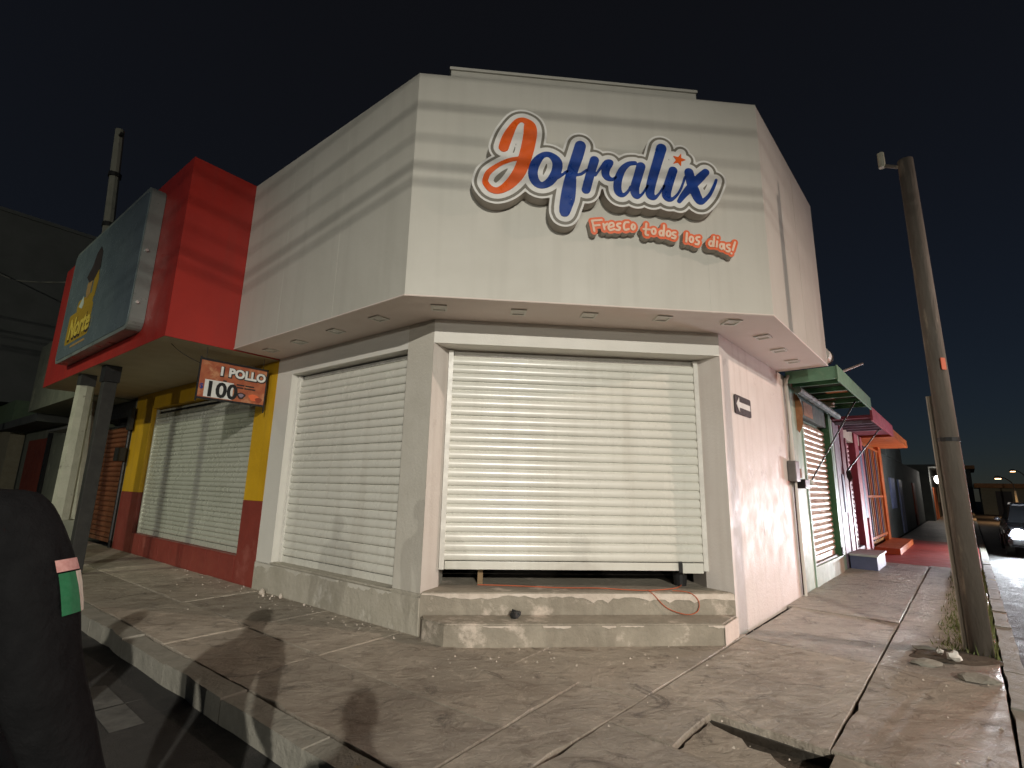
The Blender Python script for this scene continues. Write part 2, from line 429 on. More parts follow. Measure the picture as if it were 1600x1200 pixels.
# corner: towards the camera, left of the joint
for s0, s1 in ((-5.6, -3.6), (-3.6, -1.86)):
    c = clip(rect(PL, s0, s1, 0, KL - .19), PR(0, RO), nR)
    if len(c) > 2 and area(c) > .02: cells.append(c)
c = [PL(.0, 0), PL(-6, 0), B + Vector((4, 0, 0)), B + Vector((.0, 0, 0))]
c = clip(clip(c, PR(0, RO), nR), Vector((0, 0, 0)), Vector((0, 1, 0)))
cells.append(clip(c, PL(-1.2, 0), dL)); cells.append(clip(c, PL(-1.2, 0), -dL))
# right pavement
TR = (-2.74, -2.13, .52, 1.24)      # open service trench in the pavement
rs = [-6.5, -4.6, TR[0], TR[1], -.05, 1.95, 3.7, 5.5, 7.3, 8.6]
for i in range(len(rs) - 1):
    rows = ((RO, 1.22), (1.22, KR - .15))
    if rs[i] == TR[0]: rows = ((RO, TR[2]), (TR[3], KR - .15))
    for o0, o1 in rows:
        c = clip(rect(PR, rs[i], rs[i+1], o0, o1), PL(0, KL - .19), nL)
        if i >= 5 and o0 == RO: c = rect(PR, rs[i], rs[i+1], .0, o1)
        if len(c) > 2 and area(c) > .02: cells.append(c)
bm = bmesh.new()
for c in cells:
    prism(bm, c, ROAD - .02, -.045)
walk = tag(bm_obj('pavement', bm, 'grout'), None, None, None, 'structure')
def slab_bm(poly, gap=.0065, top=0., jag=.006, z0=-.07, step=.16, tilt=(0, 0)):
    ctr = sum((Vector((p.x, p.y, 0)) for p in poly), Vector())/len(poly)
    sgn = 1 if sum(poly[i].x*poly[(i+1) % len(poly)].y - poly[(i+1) % len(poly)].x*poly[i].y for i in range(len(poly))) > 0 else -1
    pts = []
    n = len(poly)
    for i in range(n):
        p, q = Vector((poly[i].x, poly[i].y, 0)), Vector((poly[(i+1) % n].x, poly[(i+1) % n].y, 0))
        d = (q - p); L = d.length
        if L < 1e-4: continue
        d.normalize(); nn = Vector((-d.y, d.x, 0))*sgn
        k = max(1, int(L/step))
        for j in range(k):
            a = p + d*(L*j/k)
            r = random.random()
            pts.append((a + (ctr - a).normalized()*gap if j == 0 else a + nn*(gap + random.random()*jag + (random.random()*.025 if r > .93 else 0))))
    bm = bmesh.new()
    def zz(p): return top + (p.x - ctr.x)*tilt[0] + (p.y - ctr.y)*tilt[1]
    t = [bm.verts.new((p.x + (ctr.x - p.x)*.006, p.y + (ctr.y - p.y)*.006, zz(p) + random.uniform(-.002, .001))) for p in pts]
    e = [bm.verts.new((p.x, p.y, zz(p) - .005)) for p in pts]
    b = [bm.verts.new((p.x, p.y, z0)) for p in pts]
    bm.faces.new(t); m = len(pts)
    for i in range(m):
        bm.faces.new((t[i], t[(i+1) % m], e[(i+1) % m], e[i])); bm.faces.new((e[i], e[(i+1) % m], b[(i+1) % m], b[i]))
    return bm
for c in cells:
    ctr = sum(c, Vector())/len(c)
    right = (ctr - B).dot(nR) > RO
    bm_obj('slab', slab_bm(c, top=random.uniform(-.008, .004), tilt=(random.uniform(-.004, .004), random.uniform(-.004, .004))), 'pavement2' if (right and (ctr - B).dot(dR) > -.1) else 'pavement', walk)
# the trench: sides, floor, the broken cover lying in it
bm = bmesh.new()
fbox(bm, PR, TR[0] - .02, TR[1] + .02, TR[2] - .02, TR[3] + .02, -.14, -.10)
for q in ((TR[0] - .03, TR[0], TR[2] - .03, TR[3] + .03), (TR[1], TR[1] + .03, TR[2] - .03, TR[3] + .03)): fbox(bm, PR, *q, -.10, -.05)
for q in ((TR[0], TR[1], TR[2] - .03, TR[2]), (TR[0], TR[1], TR[3], TR[3] + .03)): fbox(bm, PR, *q, -.10, -.05)
bm_obj('trench', bm, 'soil', walk)
cover = [PR(TR[0] + .01, TR[2] + .01), PR(TR[1] - .09, TR[2] + .01), PR(TR[1] - .14, TR[2] + .12), PR(TR[1] - .17, TR[2] + .25), PR(TR[1] - .25, TR[2] + .31), PR(TR[1] - .24, TR[2] + .44), PR(TR[1] - .33, TR[3] - .20), PR(TR[1] - .35, TR[3] - .01), PR(TR[0] + .01, TR[3] - .01)]
bm_obj('broken_cover', slab_bm(cover, gap=.004, top=-.022, jag=.02, z0=-.09, step=.06, tilt=(.01, .015)), 'pavement', walk)
# right pavement further on: red tail-light glow put into its colour
bm = bmesh.new(); fbox(bm, PR, 8.62, 16.5, .02, KR - .16, ROAD, -.012); tag(bm_obj('red_glow_pavement', bm, 'red_glow_pavement'), None, None, None, 'structure')
bm = bmesh.new(); fbox(bm, PR, 16.52, 90, .02, KR - .16, ROAD, -.02); tag(bm_obj('far_pavement', bm, 'pavement2'), None, None, None, 'structure')
# kerbs
def kerb_line(name, F, s0, s1, o0, o1, n, m='kerb', skip=()):
    root = None
    ds = (s1 - s0)/n
    for i in range(n):
        a, b = s0 + ds*i + .006, s0 + ds*(i+1) - .006
        if i in skip: continue
        q = rect(F, a, b, o0, o1)
        bm = slab_bm(q, gap=.003, top=random.uniform(-.012, .006), jag=.012, z0=ROAD - .05, step=.2)
        if root is None: root = tag(bm_obj(name, bm, m), None, None, None, 'structure')
        else: bm_obj('kerb_stone', bm, m, root)
kerb_line('kerb_left', PL, -5.3, 26, KL - .185, KL, 30)
kerb_line('kerb_right', PR, -5.7, 30, KR - .145, KR, 34)
bm = bmesh.new(); fbox(bm, PR, 30.05, 90, KR - .145, KR, ROAD - .03, -.005); tag(bm_obj('far_kerb', bm, 'kerb'), None, None, None, 'structure')
# worn paint on the road by the left kerb
for a, b, c, d in (((-2.62, -.80), (-2.42, -.74), (-1.72, -1.42), (-1.86, -1.56)), ((-2.9, -1.9), (-2.78, -1.82), (-1.95, -1.0), (-2.05, -1.08))):
    sheet('road_marking', [a, b, c, d], ROAD + .004, 'road_paint')

# ================================================================ shutters
def slat_mesh(length, pitch, depth, name='slat'):
    prof = [(0, 0), (-.55*depth, .06), (-.95*depth, .22), (-depth, .42), (-.86*depth, .64), (-.5*depth, .80), (-.12*depth, .865), (.8*depth, .885), (.8*depth, .965), (0, 1.0)]
    me = bpy.data.meshes.new(name)
    v = [(x, p, q*pitch) for x in (0, length) for p, q in prof]; n = len(prof)
    me.from_pydata(v, [], [(i, i+1, n+i+1, n+i) for i in range(n-1)])
    return me
def shutter(T, F, s0, s1, out, z0, z1, pitch, depth, m, rail='rail_white', rail_w=.05, label=None, bottom=.09, parent=None, box_gap=.03):
    """roller shutter as a part: rails, curved slats, bottom bar"""
    root = T.part('rolling_shutter', box(F, s0, s1, out - .03, out - .045, z1 - .02, z1 + .02), rail)
    for a, b in ((s0 - rail_w, s0), (s1, s1 + rail_w)):
        T.part('guide_rail', box(F, a, b, out - .02, out + .03, z0, z1 + .02), rail, root)
    if label: root['label'] = label
    L = abs(s1 - s0); start = F(s1 if F is PL else s0, out)
    me = slat_mesh(L, pitch, depth); me.materials.append(MATS[m]); me.shade_smooth()
    n = int((z1 - z0 - bottom)/pitch)
    for k in range(n):
        o = T.piece('slat', me, None, Vector((start.x, start.y, z0 + bottom + k*pitch)) - T.base*0, ROT[F], root)
        o.rotation_euler.x = random.uniform(-.012, .012)
        o.location.z += random.uniform(-.002, .002); o.location += Vector((math.sin(ROT[F]), -math.cos(ROT[F]), 0))*random.uniform(-.003, .003); o.rotation_euler.x = random.uniform(-.03, .03)
    bm = box(F, s0 + .005, s1 - .005, out - .012, out + .012, z0, z0 + bottom - .006, .004)
    T.part('bottom_bar', bm, m, root)
    top = z0 + bottom + n*pitch
    return root, top

# ================================================================ the white corner shop
shop = Thing('corner_shop', (W/2, .9, 0), 'white single-storey corner shop with overhanging fascia and two roller shutters', 'building')
FA = PC(-OV*math.tan(AL/2), OV); FB = PC(W + OV*math.tan(AR/2), OV)
FLs, FRs = 3.425, 2.82
FL = FA + dL*3.69; FR = FB + dR*FRs
def poly_open(bm, pts, z0, z1, close=False):
    a = [bm.verts.new((p.x, p.y, z0)) for p in pts]; b = [bm.verts.new((p.x, p.y, z1)) for p in pts]
    for i in range(len(pts) - (0 if close else 1)):
        j = (i+1) % len(pts); bm.faces.new((a[i], a[j], b[j], b[i]))
outer = [FL, FA, FB, FR]
inner = [FL - nL*.9, Vector((.3, .6, 0)), Vector((W - .3, .6, 0)), FR - nR*.9]
bm = bmesh.new(); poly_open(bm, outer + inner[::-1], ZB + .004, ZT, True)
n0 = len(outer)
t = [bm.verts.new((p.x, p.y, ZT)) for p in outer + inner[::-1]]; bm.faces.new(t)
bmesh.ops.remove_doubles(bm, verts=bm.verts, dist=1e-5)
fascia = shop.part('fascia', bm, 'fascia')
bm = bmesh.new(); bm.faces.new([bm.verts.new((p.x, p.y, ZB)) for p in outer + inner[::-1]]); soffit = shop.part('soffit', bm, 'soffit')
# thin metal drip edge along the fascia's foot
bm = bmesh.new()
for p, q in ((FL, FA), (FA, FB), (FB, FR)): tube(bm, [Vector((p.x, p.y, ZB + .006)), Vector((q.x, q.y, ZB + .006))], .009, 6)
shop.part('edge_trim', bm, 'soffit', fascia)
for F_, q_, o_ in ((PC, (.62, 1.82, 2.95), OV), (PL, (1.0, 2.25), OV), (PR, (1.3,), OV)):     # joints of the facing boards
    for x in q_: shop.part('panel_seam', box(F_, x - .003, x + .003, o_ + .0012, o_ - .01, ZB + .02, ZT - .01), 'fascia', fascia)
bm = box(PC, .06, 3.04, .25, .47, ZT - .1, 6.25, .01); shop.part('parapet', bm, 'fascia', fascia)
bm = box(PC, .045, 3.055, .235, .485, 6.252, 6.29, .008); shop.part('coping', bm, 'fascia', fascia)
# square downlights in the soffit
dl = [(.065, -.395, 0), (.917, -.389, 0), (1.69, -.408, 0), (2.511, -.432, 0), (3.312, -.429, 0), (3.963, .026, AR), (4.512, .547, AR), (5.05, 1.05, AR), (-.641, .071, -AL), (-1.263, .657, -AL), (-1.889, 1.246, -AL), (-2.456, 1.77, -AL)]
bm = bmesh.new()
for a, b, c, d in ((-.085, .085, -.085, -.062), (-.085, .085, .062, .085), (-.085, -.062, -.062, .062), (.062, .085, -.062, .062)): prism(bm, [(a, c), (b, c), (b, d), (a, d)], -.014, -.001)
prism(bm, [(-.061, -.061), (.061, -.061), (.061, .061), (-.061, .061)], -.005, -.001)
me = bpy.data.meshes.new('downlight'); bmesh.ops.recalc_face_normals(bm, faces=bm.faces); bm.to_mesh(me); bm.free(); me.materials.append(MATS['wall_white2'])
for x, y, r in dl: shop.piece('downlight', me, None, (x, y, ZB), r, soffit)
# walls: corner pillar, splayed jambs, left pilaster, lintels, right wall
bm = bmesh.new(); prism(bm, [A, PC(.165, -.28), PC(.20, -.60), PL(.43, -.42), PL(.43, 0)], .40, ZB - .002); pillar = shop.part('corner_pillar', bm, 'pilaster_grey')
bm = bmesh.new(); prism(bm, [A + Vector((.004, -.003, 0)), PC(.168, -.277), PC(.172, -.30), PC(.02, -.04)], .40, 3.07); shop.part('jamb', bm, 'wall_white')
bm = bmesh.new(); prism(bm, [PL(3.0, 0), PL(3.423, 0), PL(3.423, -.3), PL(3.0, -.3)], .36, ZB - .002); shop.part('pilaster', bm, 'wall_white2')
bm = box(PL, .432, 2.998, 0, -.3, 3.06, ZB - .002); shop.part('lintel', bm, 'wall_white2')
bm = bmesh.new(); prism(bm, [A + Vector((.003, 0, 0)), B - Vector((.003, 0, 0)), PC(W - .18, -.30), PC(.17, -.30)], 3.072, ZB - .002); shop.part('lintel', bm, 'wall_white2')
bm = bmesh.new(); prism(bm, [B, PR(2.90, 0), PR(2.90, -.3), PR(.5, -.5), PC(W - .18, -.60), PC(W - .175, -.28)], -.05, ZB - .002); shop.part('side_wall', bm, 'wall_white')
# rough concrete footing under the left shutter and round the corner
bm = bmesh.new(); prism(bm, [PL(-.004, .012), PL(3.426, .012), PL(3.426, -.3), PL(.2, -.3), PC(.20, -.60), PC(.15, -.28), PC(.006, .006)], -.05, .372)
bmesh.ops.bevel(bm, geom=[e for e in bm.edges if all(v.co.z > .3 for v in e.verts)], offset=.012, segments=2, affect='EDGES')
foot = shop.part('footing', bm, 'plinth')
bm = bmesh.new(); prism(bm, [PL(.0, .006), PL(.43, .006), PL(.43, -.2), PC(.12, -.2)], .373, .398); shop.part('footing_cap', bm, 'plinth', foot)
bm = box(PL, .434, 2.996, .02, -.16, .373, .392); shop.part('sill', bm, 'plinth', foot)
# ragged edge of old paint along the footing
def jag_strip(x0, x1, z1, hmin, hmax, out, n, F=PC):
    bm = bmesh.new(); a = []; b = []; h = hmin
    for i in range(n + 1):
        x = x0 + (x1 - x0)*i/n; h = min(hmax, max(hmin, h + random.uniform(-.4, .4)*(hmax - hmin)))
        a.append(F(x, out, z1)); b.append(F(x + random.uniform(-.008, .008), out, z1 - h*(1.5 if random.random() > .93 else 1)))
    inw = F(0, 0, 0) - F(0, .006, 0)
    va = [[bm.verts.new(p + d) for p in L] for d in (Vector(), inw) for L in (a, b)]
    for i in range(n):
        bm.faces.new((va[0][i], va[0][i+1], va[1][i+1], va[1][i])); bm.faces.new((va[1][i], va[1][i+1], va[3][i+1], va[3][i]))
        bm.faces.new((va[0][i], va[2][i], va[2][i+1], va[0][i+1]))
    return bm
for a, b, h in ((.42, 1.2, .05), (1.3, 2.1, .03), (2.2, 3.40, .05)): shop.part('paint_edge', jag_strip(a, b, .358, .004, h, .0165, 40, PL), 'pilaster_grey', foot)
# entrance steps
bm = bmesh.new(); prism(bm, [PC(.008, .01), PC(W - .008, .01), PC(W - .19, -.9), PC(.19, -.9)], -.05, .415)
bmesh.ops.bevel(bm, geom=[e for e in bm.edges if all(v.co.z > .4 for v in e.verts)], offset=.012, segments=2, affect='EDGES'); st2 = shop.part('upper_step', bm, 'step')
bm = bmesh.new(); prism(bm, [PC(.02, .012), PC(.05, .16), PC(.27, .36), PC(3.03, .385), PC(W - .03, .06), PC(W - .02, .012)], -.05, .20)
bmesh.ops.bevel(bm, geom=[e for e in bm.edges if all(v.co.z > .19 for v in e.verts)], offset=.014, segments=2, affect='EDGES'); st1 = shop.part('lower_step', bm, 'step')
bm = bmesh.new(); p, q = PC(3.036, .392), PC(W - .022, .066); d = (q - p).normalized(); nn = Vector((d.y, -d.x, 0))
prism(bm, [p, q, q + nn*.006, p + nn*.006], .0, .188); shop.part('whitewashed_end', bm, 'step_end', st1)
shop.part('lime_edge', jag_strip(.02, W - .02, .405, .015, .06, .018, 60), 'lime', st2)
for k in range(5):
    x = random.uniform(.3, 2.9); shop.part('plaster_flake', jag_strip(x, x + random.uniform(.1, .3), .188, .006, .03, .392 - (.3 - min(x, .3))*.5, 8), 'lime', st1)
# dim room behind the half-closed shutter
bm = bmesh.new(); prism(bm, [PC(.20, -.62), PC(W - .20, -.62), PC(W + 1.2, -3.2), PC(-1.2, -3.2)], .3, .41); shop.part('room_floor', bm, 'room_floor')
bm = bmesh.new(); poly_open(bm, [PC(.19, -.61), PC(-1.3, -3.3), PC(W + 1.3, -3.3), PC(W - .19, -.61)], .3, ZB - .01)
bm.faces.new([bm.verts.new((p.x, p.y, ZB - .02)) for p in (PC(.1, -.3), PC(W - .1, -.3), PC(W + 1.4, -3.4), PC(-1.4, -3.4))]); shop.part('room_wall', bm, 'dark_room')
# shutters
sh1, top1 = shutter(shop, PC, .225, W - .225, -.25, .60, 3.03, .1, .016, 'shutter_white', label='white roller shutter left a hand above the floor', rail_w=.055)
bm = box(PC, .2, W - .2, -.33, -.29, top1 - .02, 3.12); shop.part('roll_cover', bm, 'sign_side', sh1)
sh2, top2 = shutter(shop, PL, .50, 2.94, -.13, .393, 3.02, .1, .016, 'shutter_white', label='fully closed white roller shutter on the left side', rail_w=.05)
bm = box(PL, .45, 2.99, -.22, -.18, top2 - .03, 3.1); shop.part('roll_cover', bm, 'black', sh2)
for a, b in ((.25, .42), (2.98, 3.16)): shop.part('lock_plate', box(PC, a, b, -.236, -.23, .61, .67), 'shutter_white', sh1)
shop.part('latch', box(PC, 2.86, 2.90, -.232, -.222, .585, .70), 'black', sh1)
shop.part('lock_plate', box(PC, 2.905, 3.15, -.234, -.224, .575, .685, .004), 'shutter_white', sh1)

# things lying at the entrance
def wire(pts, r, n=6):
    P = [Vector(p) for p in pts]; out = []
    for i in range(len(P) - 1):
        p0, p1, p2, p3 = P[max(i-1, 0)], P[i], P[i+1], P[min(i+2, len(P)-1)]
        for k in range(n):
            t = k/n; out.append(.5*((2*p1) + (p2 - p0)*t + (2*p0 - 5*p1 + 4*p2 - p3)*t*t + (3*p1 - p0 - 3*p2 + p3)*t**3))
    return tube_bm(out + [P[-1]], r, 6)
def solo(name, bm, m, base, label, cat, group=None, smooth=False):
    o = bm_obj(name, bm, m, None, base, origin=base, smooth=smooth)
    return tag(o, label, cat, group)
solo('loose_wire', wire([PC(3.0, -.45, .43), PC(2.8, -.2, .425), PC(2.45, -.05, .43), PC(2.2, -.1, .425), PC(1.9, -.16, .43), PC(1.5, -.2, .424), PC(1.0, -.3, .424), PC(.6, -.35, .424)], .006), 'orange_cord', PC(2.3, -.08, .42), 'thin orange cord lying along the threshold under the shutter', 'cord')
solo('loose_wire', wire([PC(2.42, -.05, .432), PC(2.46, .02, .40), PC(2.6, .035, .27), PC(2.8, .05, .21), PC(2.93, .04, .24), PC(2.95, .03, .34), PC(2.86, .015, .42), PC(2.7, -.05, .428)], .005), 'orange_cord', PC(2.7, 0, .3), 'loop of orange cord hanging over the upper step', 'cord')
def lump(center, r, sq=(1, 1, 1), sub=2, amp=.3, seed=0):
    rnd = random.Random(seed); bm = bmesh.new(); bmesh.ops.create_icosphere(bm, subdivisions=sub, radius=r)
    for v in bm.verts:
        k = 1 + rnd.uniform(-amp, amp); v.co = Vector((v.co.x*sq[0]*k, v.co.y*sq[1]*k, v.co.z*sq[2]*k)) + Vector(center)
    return bm
solo('debris', lump((.97, -.15, .235), .05, (1.0, .7, .9), 2, .35, 3), 'black', (.97, -.15, .2), 'small black crumpled scrap on the lower step', 'scrap')
solo('wood_block', box(PC, .60, .66, -.52, -.45, .412, .59, .004), 'wood', PC(.63, -.48, .41), 'short wooden block standing under the half open shutter', 'block')
solo('bucket', tube_bm([PC(2.95, -.42, .412), PC(2.95, -.42, .56)], .07, 14, .085), 'black', PC(2.95, -.42, .41), 'small dark bucket just inside the shutter, right end', 'bucket')
for k, (s, o_, r) in enumerate(((2.95, .10, .045), (2.55, .06, .03), (2.80, .16, .02), (1.95, .08, .015), (2.7, .09, .016))):
    c = PL(s, o_, r*.7)
    solo('plaster_chunk', lump(c, r, (1, .8, 1.1), 1, .3, k + 9), 'lime', PL(s, o_, 0), ['white plaster lump by the footing, nearest the red wall', 'pointed white plaster lump against the footing', 'small plaster crumb out on the pavement left of the footing', 'tiny plaster crumb under the middle of the left shutter', 'tiny plaster crumb between the two plaster lumps'][k], 'plaster lump', 'plaster lumps by the footing')

# ---------------------------------------------------------------- shop sign
LET = {"main":{"J":[[[0.68,5.014,0.0508],[0.705,5.106,0.0508],[0.737,5.193,0.0447],[0.805,5.326,0.0277],[0.873,5.364,0.024],[0.936,5.332,0.0395],[0.959,5.271,0.0662],[0.957,5.158,0.0695],[0.915,4.932,0.067],[0.853,4.736,0.064],[0.754,4.586,0.0515],[0.648,4.504,0.0342],[0.564,4.508,0.0315],[0.505,4.572,0.0283],[0.501,4.625,0.0265],[0.534,4.708,0.0255],[0.64,4.805,0.019],[0.747,4.865,0.0195],[0.82,4.888,0.018],[0.881,4.902,0.0195]]],"o":[[[0.996,4.749,0.0475],[1.029,4.867,0.0452],[1.102,4.957,0.0293],[1.182,4.964,0.0295],[1.253,4.888,0.0495],[1.245,4.771,0.0495],[1.178,4.649,0.0417],[1.093,4.598,0.0333],[1.025,4.636,0.0423],[0.996,4.735,0.0475]],[[1.202,4.672,0.013],[1.276,4.712,0.0115],[1.362,4.788,0.0105]]],"f":[[[1.507,5.106,0.0573],[1.475,4.984,0.0595],[1.412,4.772,0.0553],[1.362,4.551,0.0547],[1.328,4.322,0.0455],[1.362,4.305,0.0255],[1.399,4.38,0.0162],[1.432,4.489,0.014],[1.442,4.693,0.0145],[1.43,4.76,0.0132]],[[1.436,4.749,0.0118],[1.511,4.767,0.012],[1.574,4.82,0.0105]]],"r":[[[1.66,4.945,0.0465],[1.624,4.818,0.0447],[1.566,4.588,0.044]],[[1.669,4.766,0.0085],[1.731,4.865,0.0105],[1.788,4.937,0.019],[1.838,4.934,0.0277],[1.792,4.865,0.0398],[1.778,4.798,0.0392],[1.8,4.75,0.0305],[1.85,4.732,0.0158],[1.891,4.763,0.0095]]],"a":[[[2.109,4.952,0.019],[2.037,4.935,0.024],[1.964,4.858,0.0345],[1.919,4.744,0.0398],[1.906,4.644,0.04],[1.922,4.58,0.0348],[1.967,4.556,0.0182],[2.018,4.599,0.0118],[2.052,4.662,0.0108]],[[2.172,4.916,0.0475],[2.141,4.807,0.0453],[2.101,4.671,0.045],[2.099,4.589,0.042],[2.128,4.551,0.0213],[2.18,4.59,0.0092],[2.239,4.688,0.0095]]],"l":[[[2.411,5.159,0.055],[2.369,5.018,0.0517],[2.31,4.822,0.0493],[2.269,4.663,0.0475],[2.269,4.581,0.0423],[2.311,4.555,0.0212],[2.364,4.605,0.0093],[2.424,4.704,0.0097]]],"i":[[[2.532,4.897,0.0455],[2.5,4.805,0.046],[2.453,4.657,0.047],[2.449,4.58,0.0428],[2.494,4.548,0.02],[2.558,4.6,0.0107],[2.614,4.693,0.0097],[2.664,4.831,0.0088]]],"x":[[[2.712,4.891,0.048],[2.732,4.769,0.0512],[2.768,4.661,0.051],[2.809,4.565,0.0427],[2.855,4.558,0.0242],[2.933,4.642,0.0163],[2.992,4.758,0.0137],[3.018,4.827,0.0108]],[[2.902,4.91,0.0385],[2.818,4.821,0.0462],[2.73,4.724,0.043],[2.641,4.617,0.032],[2.586,4.536,0.0212]]]},"star":[[2.634,5.12],[2.633,5.06],[2.687,5.044],[2.631,5.019],[2.626,4.959],[2.592,5.003],[2.536,4.982],[2.571,5.034],[2.541,5.082],[2.596,5.069]],"words":[[[[[1.642,4.258,0.0105],[1.664,4.146,0.0105]],[[1.639,4.264,0.0105],[1.744,4.281,0.0105]],[[1.653,4.207,0.0102],[1.721,4.22,0.0105]]],[[[1.762,4.237,0.0105],[1.773,4.174,0.0103]],[[1.769,4.21,0.0105],[1.803,4.242,0.0105]]],[[[1.823,4.203,0.0102],[1.873,4.22,0.0102],[1.864,4.254,0.0107],[1.833,4.246,0.0103],[1.816,4.206,0.0103],[1.833,4.169,0.0105],[1.879,4.185,0.0105]]],[[[1.947,4.255,0.0105],[1.916,4.247,0.0108],[1.912,4.223,0.0105],[1.94,4.206,0.0108],[1.93,4.178,0.0108],[1.901,4.178,0.0105]]],[[[2.036,4.276,0.0108],[2.001,4.271,0.0105],[1.983,4.23,0.0105],[1.996,4.185,0.0107],[2.036,4.198,0.0108]]],[[[2.104,4.227,0.0108],[2.1,4.209,0.0107],[2.091,4.197,0.0105],[2.079,4.196,0.0105],[2.071,4.207,0.0105],[2.068,4.224,0.0105],[2.072,4.242,0.0105],[2.081,4.254,0.0107],[2.092,4.255,0.0108],[2.101,4.244,0.0105],[2.104,4.227,0.0108]]]],[[[[2.232,4.273,0.0107],[2.22,4.155,0.0108],[2.245,4.143,0.0107]],[[2.199,4.209,0.0107],[2.268,4.209,0.0105]]],[[[2.33,4.192,0.0108],[2.326,4.173,0.0105],[2.315,4.161,0.0105],[2.302,4.16,0.0108],[2.292,4.17,0.0105],[2.289,4.189,0.0105],[2.293,4.208,0.0108],[2.304,4.22,0.0107],[2.317,4.221,0.0108],[2.327,4.21,0.0108],[2.33,4.192,0.0108]]],[[[2.427,4.269,0.0108],[2.417,4.147,0.0102]],[[2.412,4.177,0.0107],[2.408,4.16,0.0105],[2.398,4.149,0.0105],[2.385,4.148,0.0107],[2.376,4.157,0.0105],[2.373,4.174,0.0105],[2.377,4.192,0.0108],[2.388,4.203,0.0105],[2.4,4.204,0.0107],[2.409,4.194,0.0108],[2.412,4.177,0.0107]]],[[[2.494,4.177,0.0107],[2.489,4.158,0.0108],[2.478,4.146,0.0108],[2.465,4.145,0.0107],[2.455,4.156,0.0107],[2.452,4.174,0.0108],[2.457,4.193,0.0107],[2.468,4.205,0.0108],[2.481,4.206,0.0108],[2.491,4.195,0.0102],[2.494,4.177,0.0107]]],[[[2.551,4.196,0.0107],[2.522,4.191,0.0108],[2.521,4.167,0.0108],[2.549,4.151,0.0108],[2.536,4.126,0.0108],[2.508,4.13,0.0108]]]],[[[[2.678,4.197,0.0108],[2.665,4.099,0.0108]]],[[[2.744,4.129,0.0107],[2.739,4.11,0.0108],[2.728,4.098,0.0108],[2.715,4.097,0.0108],[2.706,4.107,0.0102],[2.703,4.126,0.0105],[2.708,4.145,0.0105],[2.719,4.157,0.0108],[2.732,4.158,0.0108],[2.741,4.147,0.0108],[2.744,4.129,0.0107]]],[[[2.816,4.162,0.0108],[2.784,4.153,0.0105],[2.782,4.125,0.0105],[2.807,4.107,0.0108],[2.794,4.074,0.0105],[2.766,4.078,0.0108]]]],[[[[2.98,4.176,0.0108],[2.967,4.066,0.0108]],[[2.961,4.096,0.0108],[2.956,4.078,0.0105],[2.945,4.067,0.0108],[2.932,4.066,0.0108],[2.922,4.076,0.0107],[2.919,4.093,0.0108],[2.924,4.11,0.0108],[2.935,4.122,0.0108],[2.948,4.123,0.0108],[2.958,4.113,0.0108],[2.961,4.096,0.0108]]],[[[3.012,4.124,0.0107],[3.002,4.062,0.0105]],[[3.022,4.17,0.0108],[3.022,4.167,0.0108]]],[[[3.079,4.071,0.0105],[3.074,4.054,0.0108],[3.063,4.043,0.0108],[3.051,4.042,0.0108],[3.041,4.052,0.0107],[3.039,4.069,0.0108],[3.044,4.086,0.0108],[3.054,4.097,0.0108],[3.067,4.098,0.0108],[3.076,4.088,0.0108],[3.079,4.071,0.0105]],[[3.086,4.099,0.0108],[3.088,4.038,0.0108]]],[[[3.15,4.094,0.011],[3.123,4.088,0.0108],[3.121,4.065,0.011],[3.147,4.046,0.0108],[3.137,4.017,0.0105],[3.108,4.021,0.0105]]],[[[3.214,4.13,0.0108],[3.18,4.035,0.0108]],[[3.164,3.998,0.0108],[3.163,3.995,0.011]]]]]}
SO = OV + .14
sign = Thing('shop_sign', PC(1.75, OV, 4.2), 'raised script sign reading Jofralix in orange and blue on the white fascia', 'sign')
allst = [s for k in LET['main'] for s in LET['main'][k]]
bb = bounds_of(allst, .16)
star = [tuple(p) for p in LET['star']]
def dist_all(X, Z): return np.minimum(sdf(allst, X, Z), poly_sdf(star, X, Z))
back = sign.part('backing', iso_bm(dist_all, bb, .112, .013, PC, SO, OV + .002), 'sign_white')
back.data.materials.append(MATS['sign_side'])
for f in back.data.polygons:
    if abs(f.normal.y) < .7: f.material_index = 1
sign.part('grey_outline', iso_bm(dist_all, bb, .088, .011, PC, SO + .003, SO - .01), 'sign_grey')
sign.part('face', iso_bm(dist_all, bb, .058, .011, PC, SO + .006, SO - .01), 'sign_white')
for k, st in LET['main'].items():
    sign.part('letter', iso_bm(lambda X, Z: sdf(st, X, Z), bounds_of(st, .02), .004, .008, PC, SO + .012, SO), 'sign_orange' if k == 'J' else 'sign_blue')
sign.part('star', iso_bm(lambda X, Z: poly_sdf(star, X, Z), (min(p[0] for p in star) - .02, max(p[0] for p in star) + .02, min(p[1] for p in star) - .02, max(p[1] for p in star) + .02), 0, .006, PC, SO + .012, SO), 'sign_orange')
sign.part('tick_mark', iso_bm(lambda X, Z: sdf([[(LET['main']['x'][0][4][0] + .03, LET['main']['x'][0][4][1] + .12, .006), (LET['main']['x'][0][4][0] + .07, LET['main']['x'][0][4][1] + .15, .015)]], X, Z), (3., 3.4, 4.2, 5.2), 0, .006, PC, SO + .012, SO), 'sign_grey')
tagl = Thing('tagline_sign', PC(2.7, OV, 3.95), 'small raised lettering Fresco todos los dias! under the script sign', 'sign')
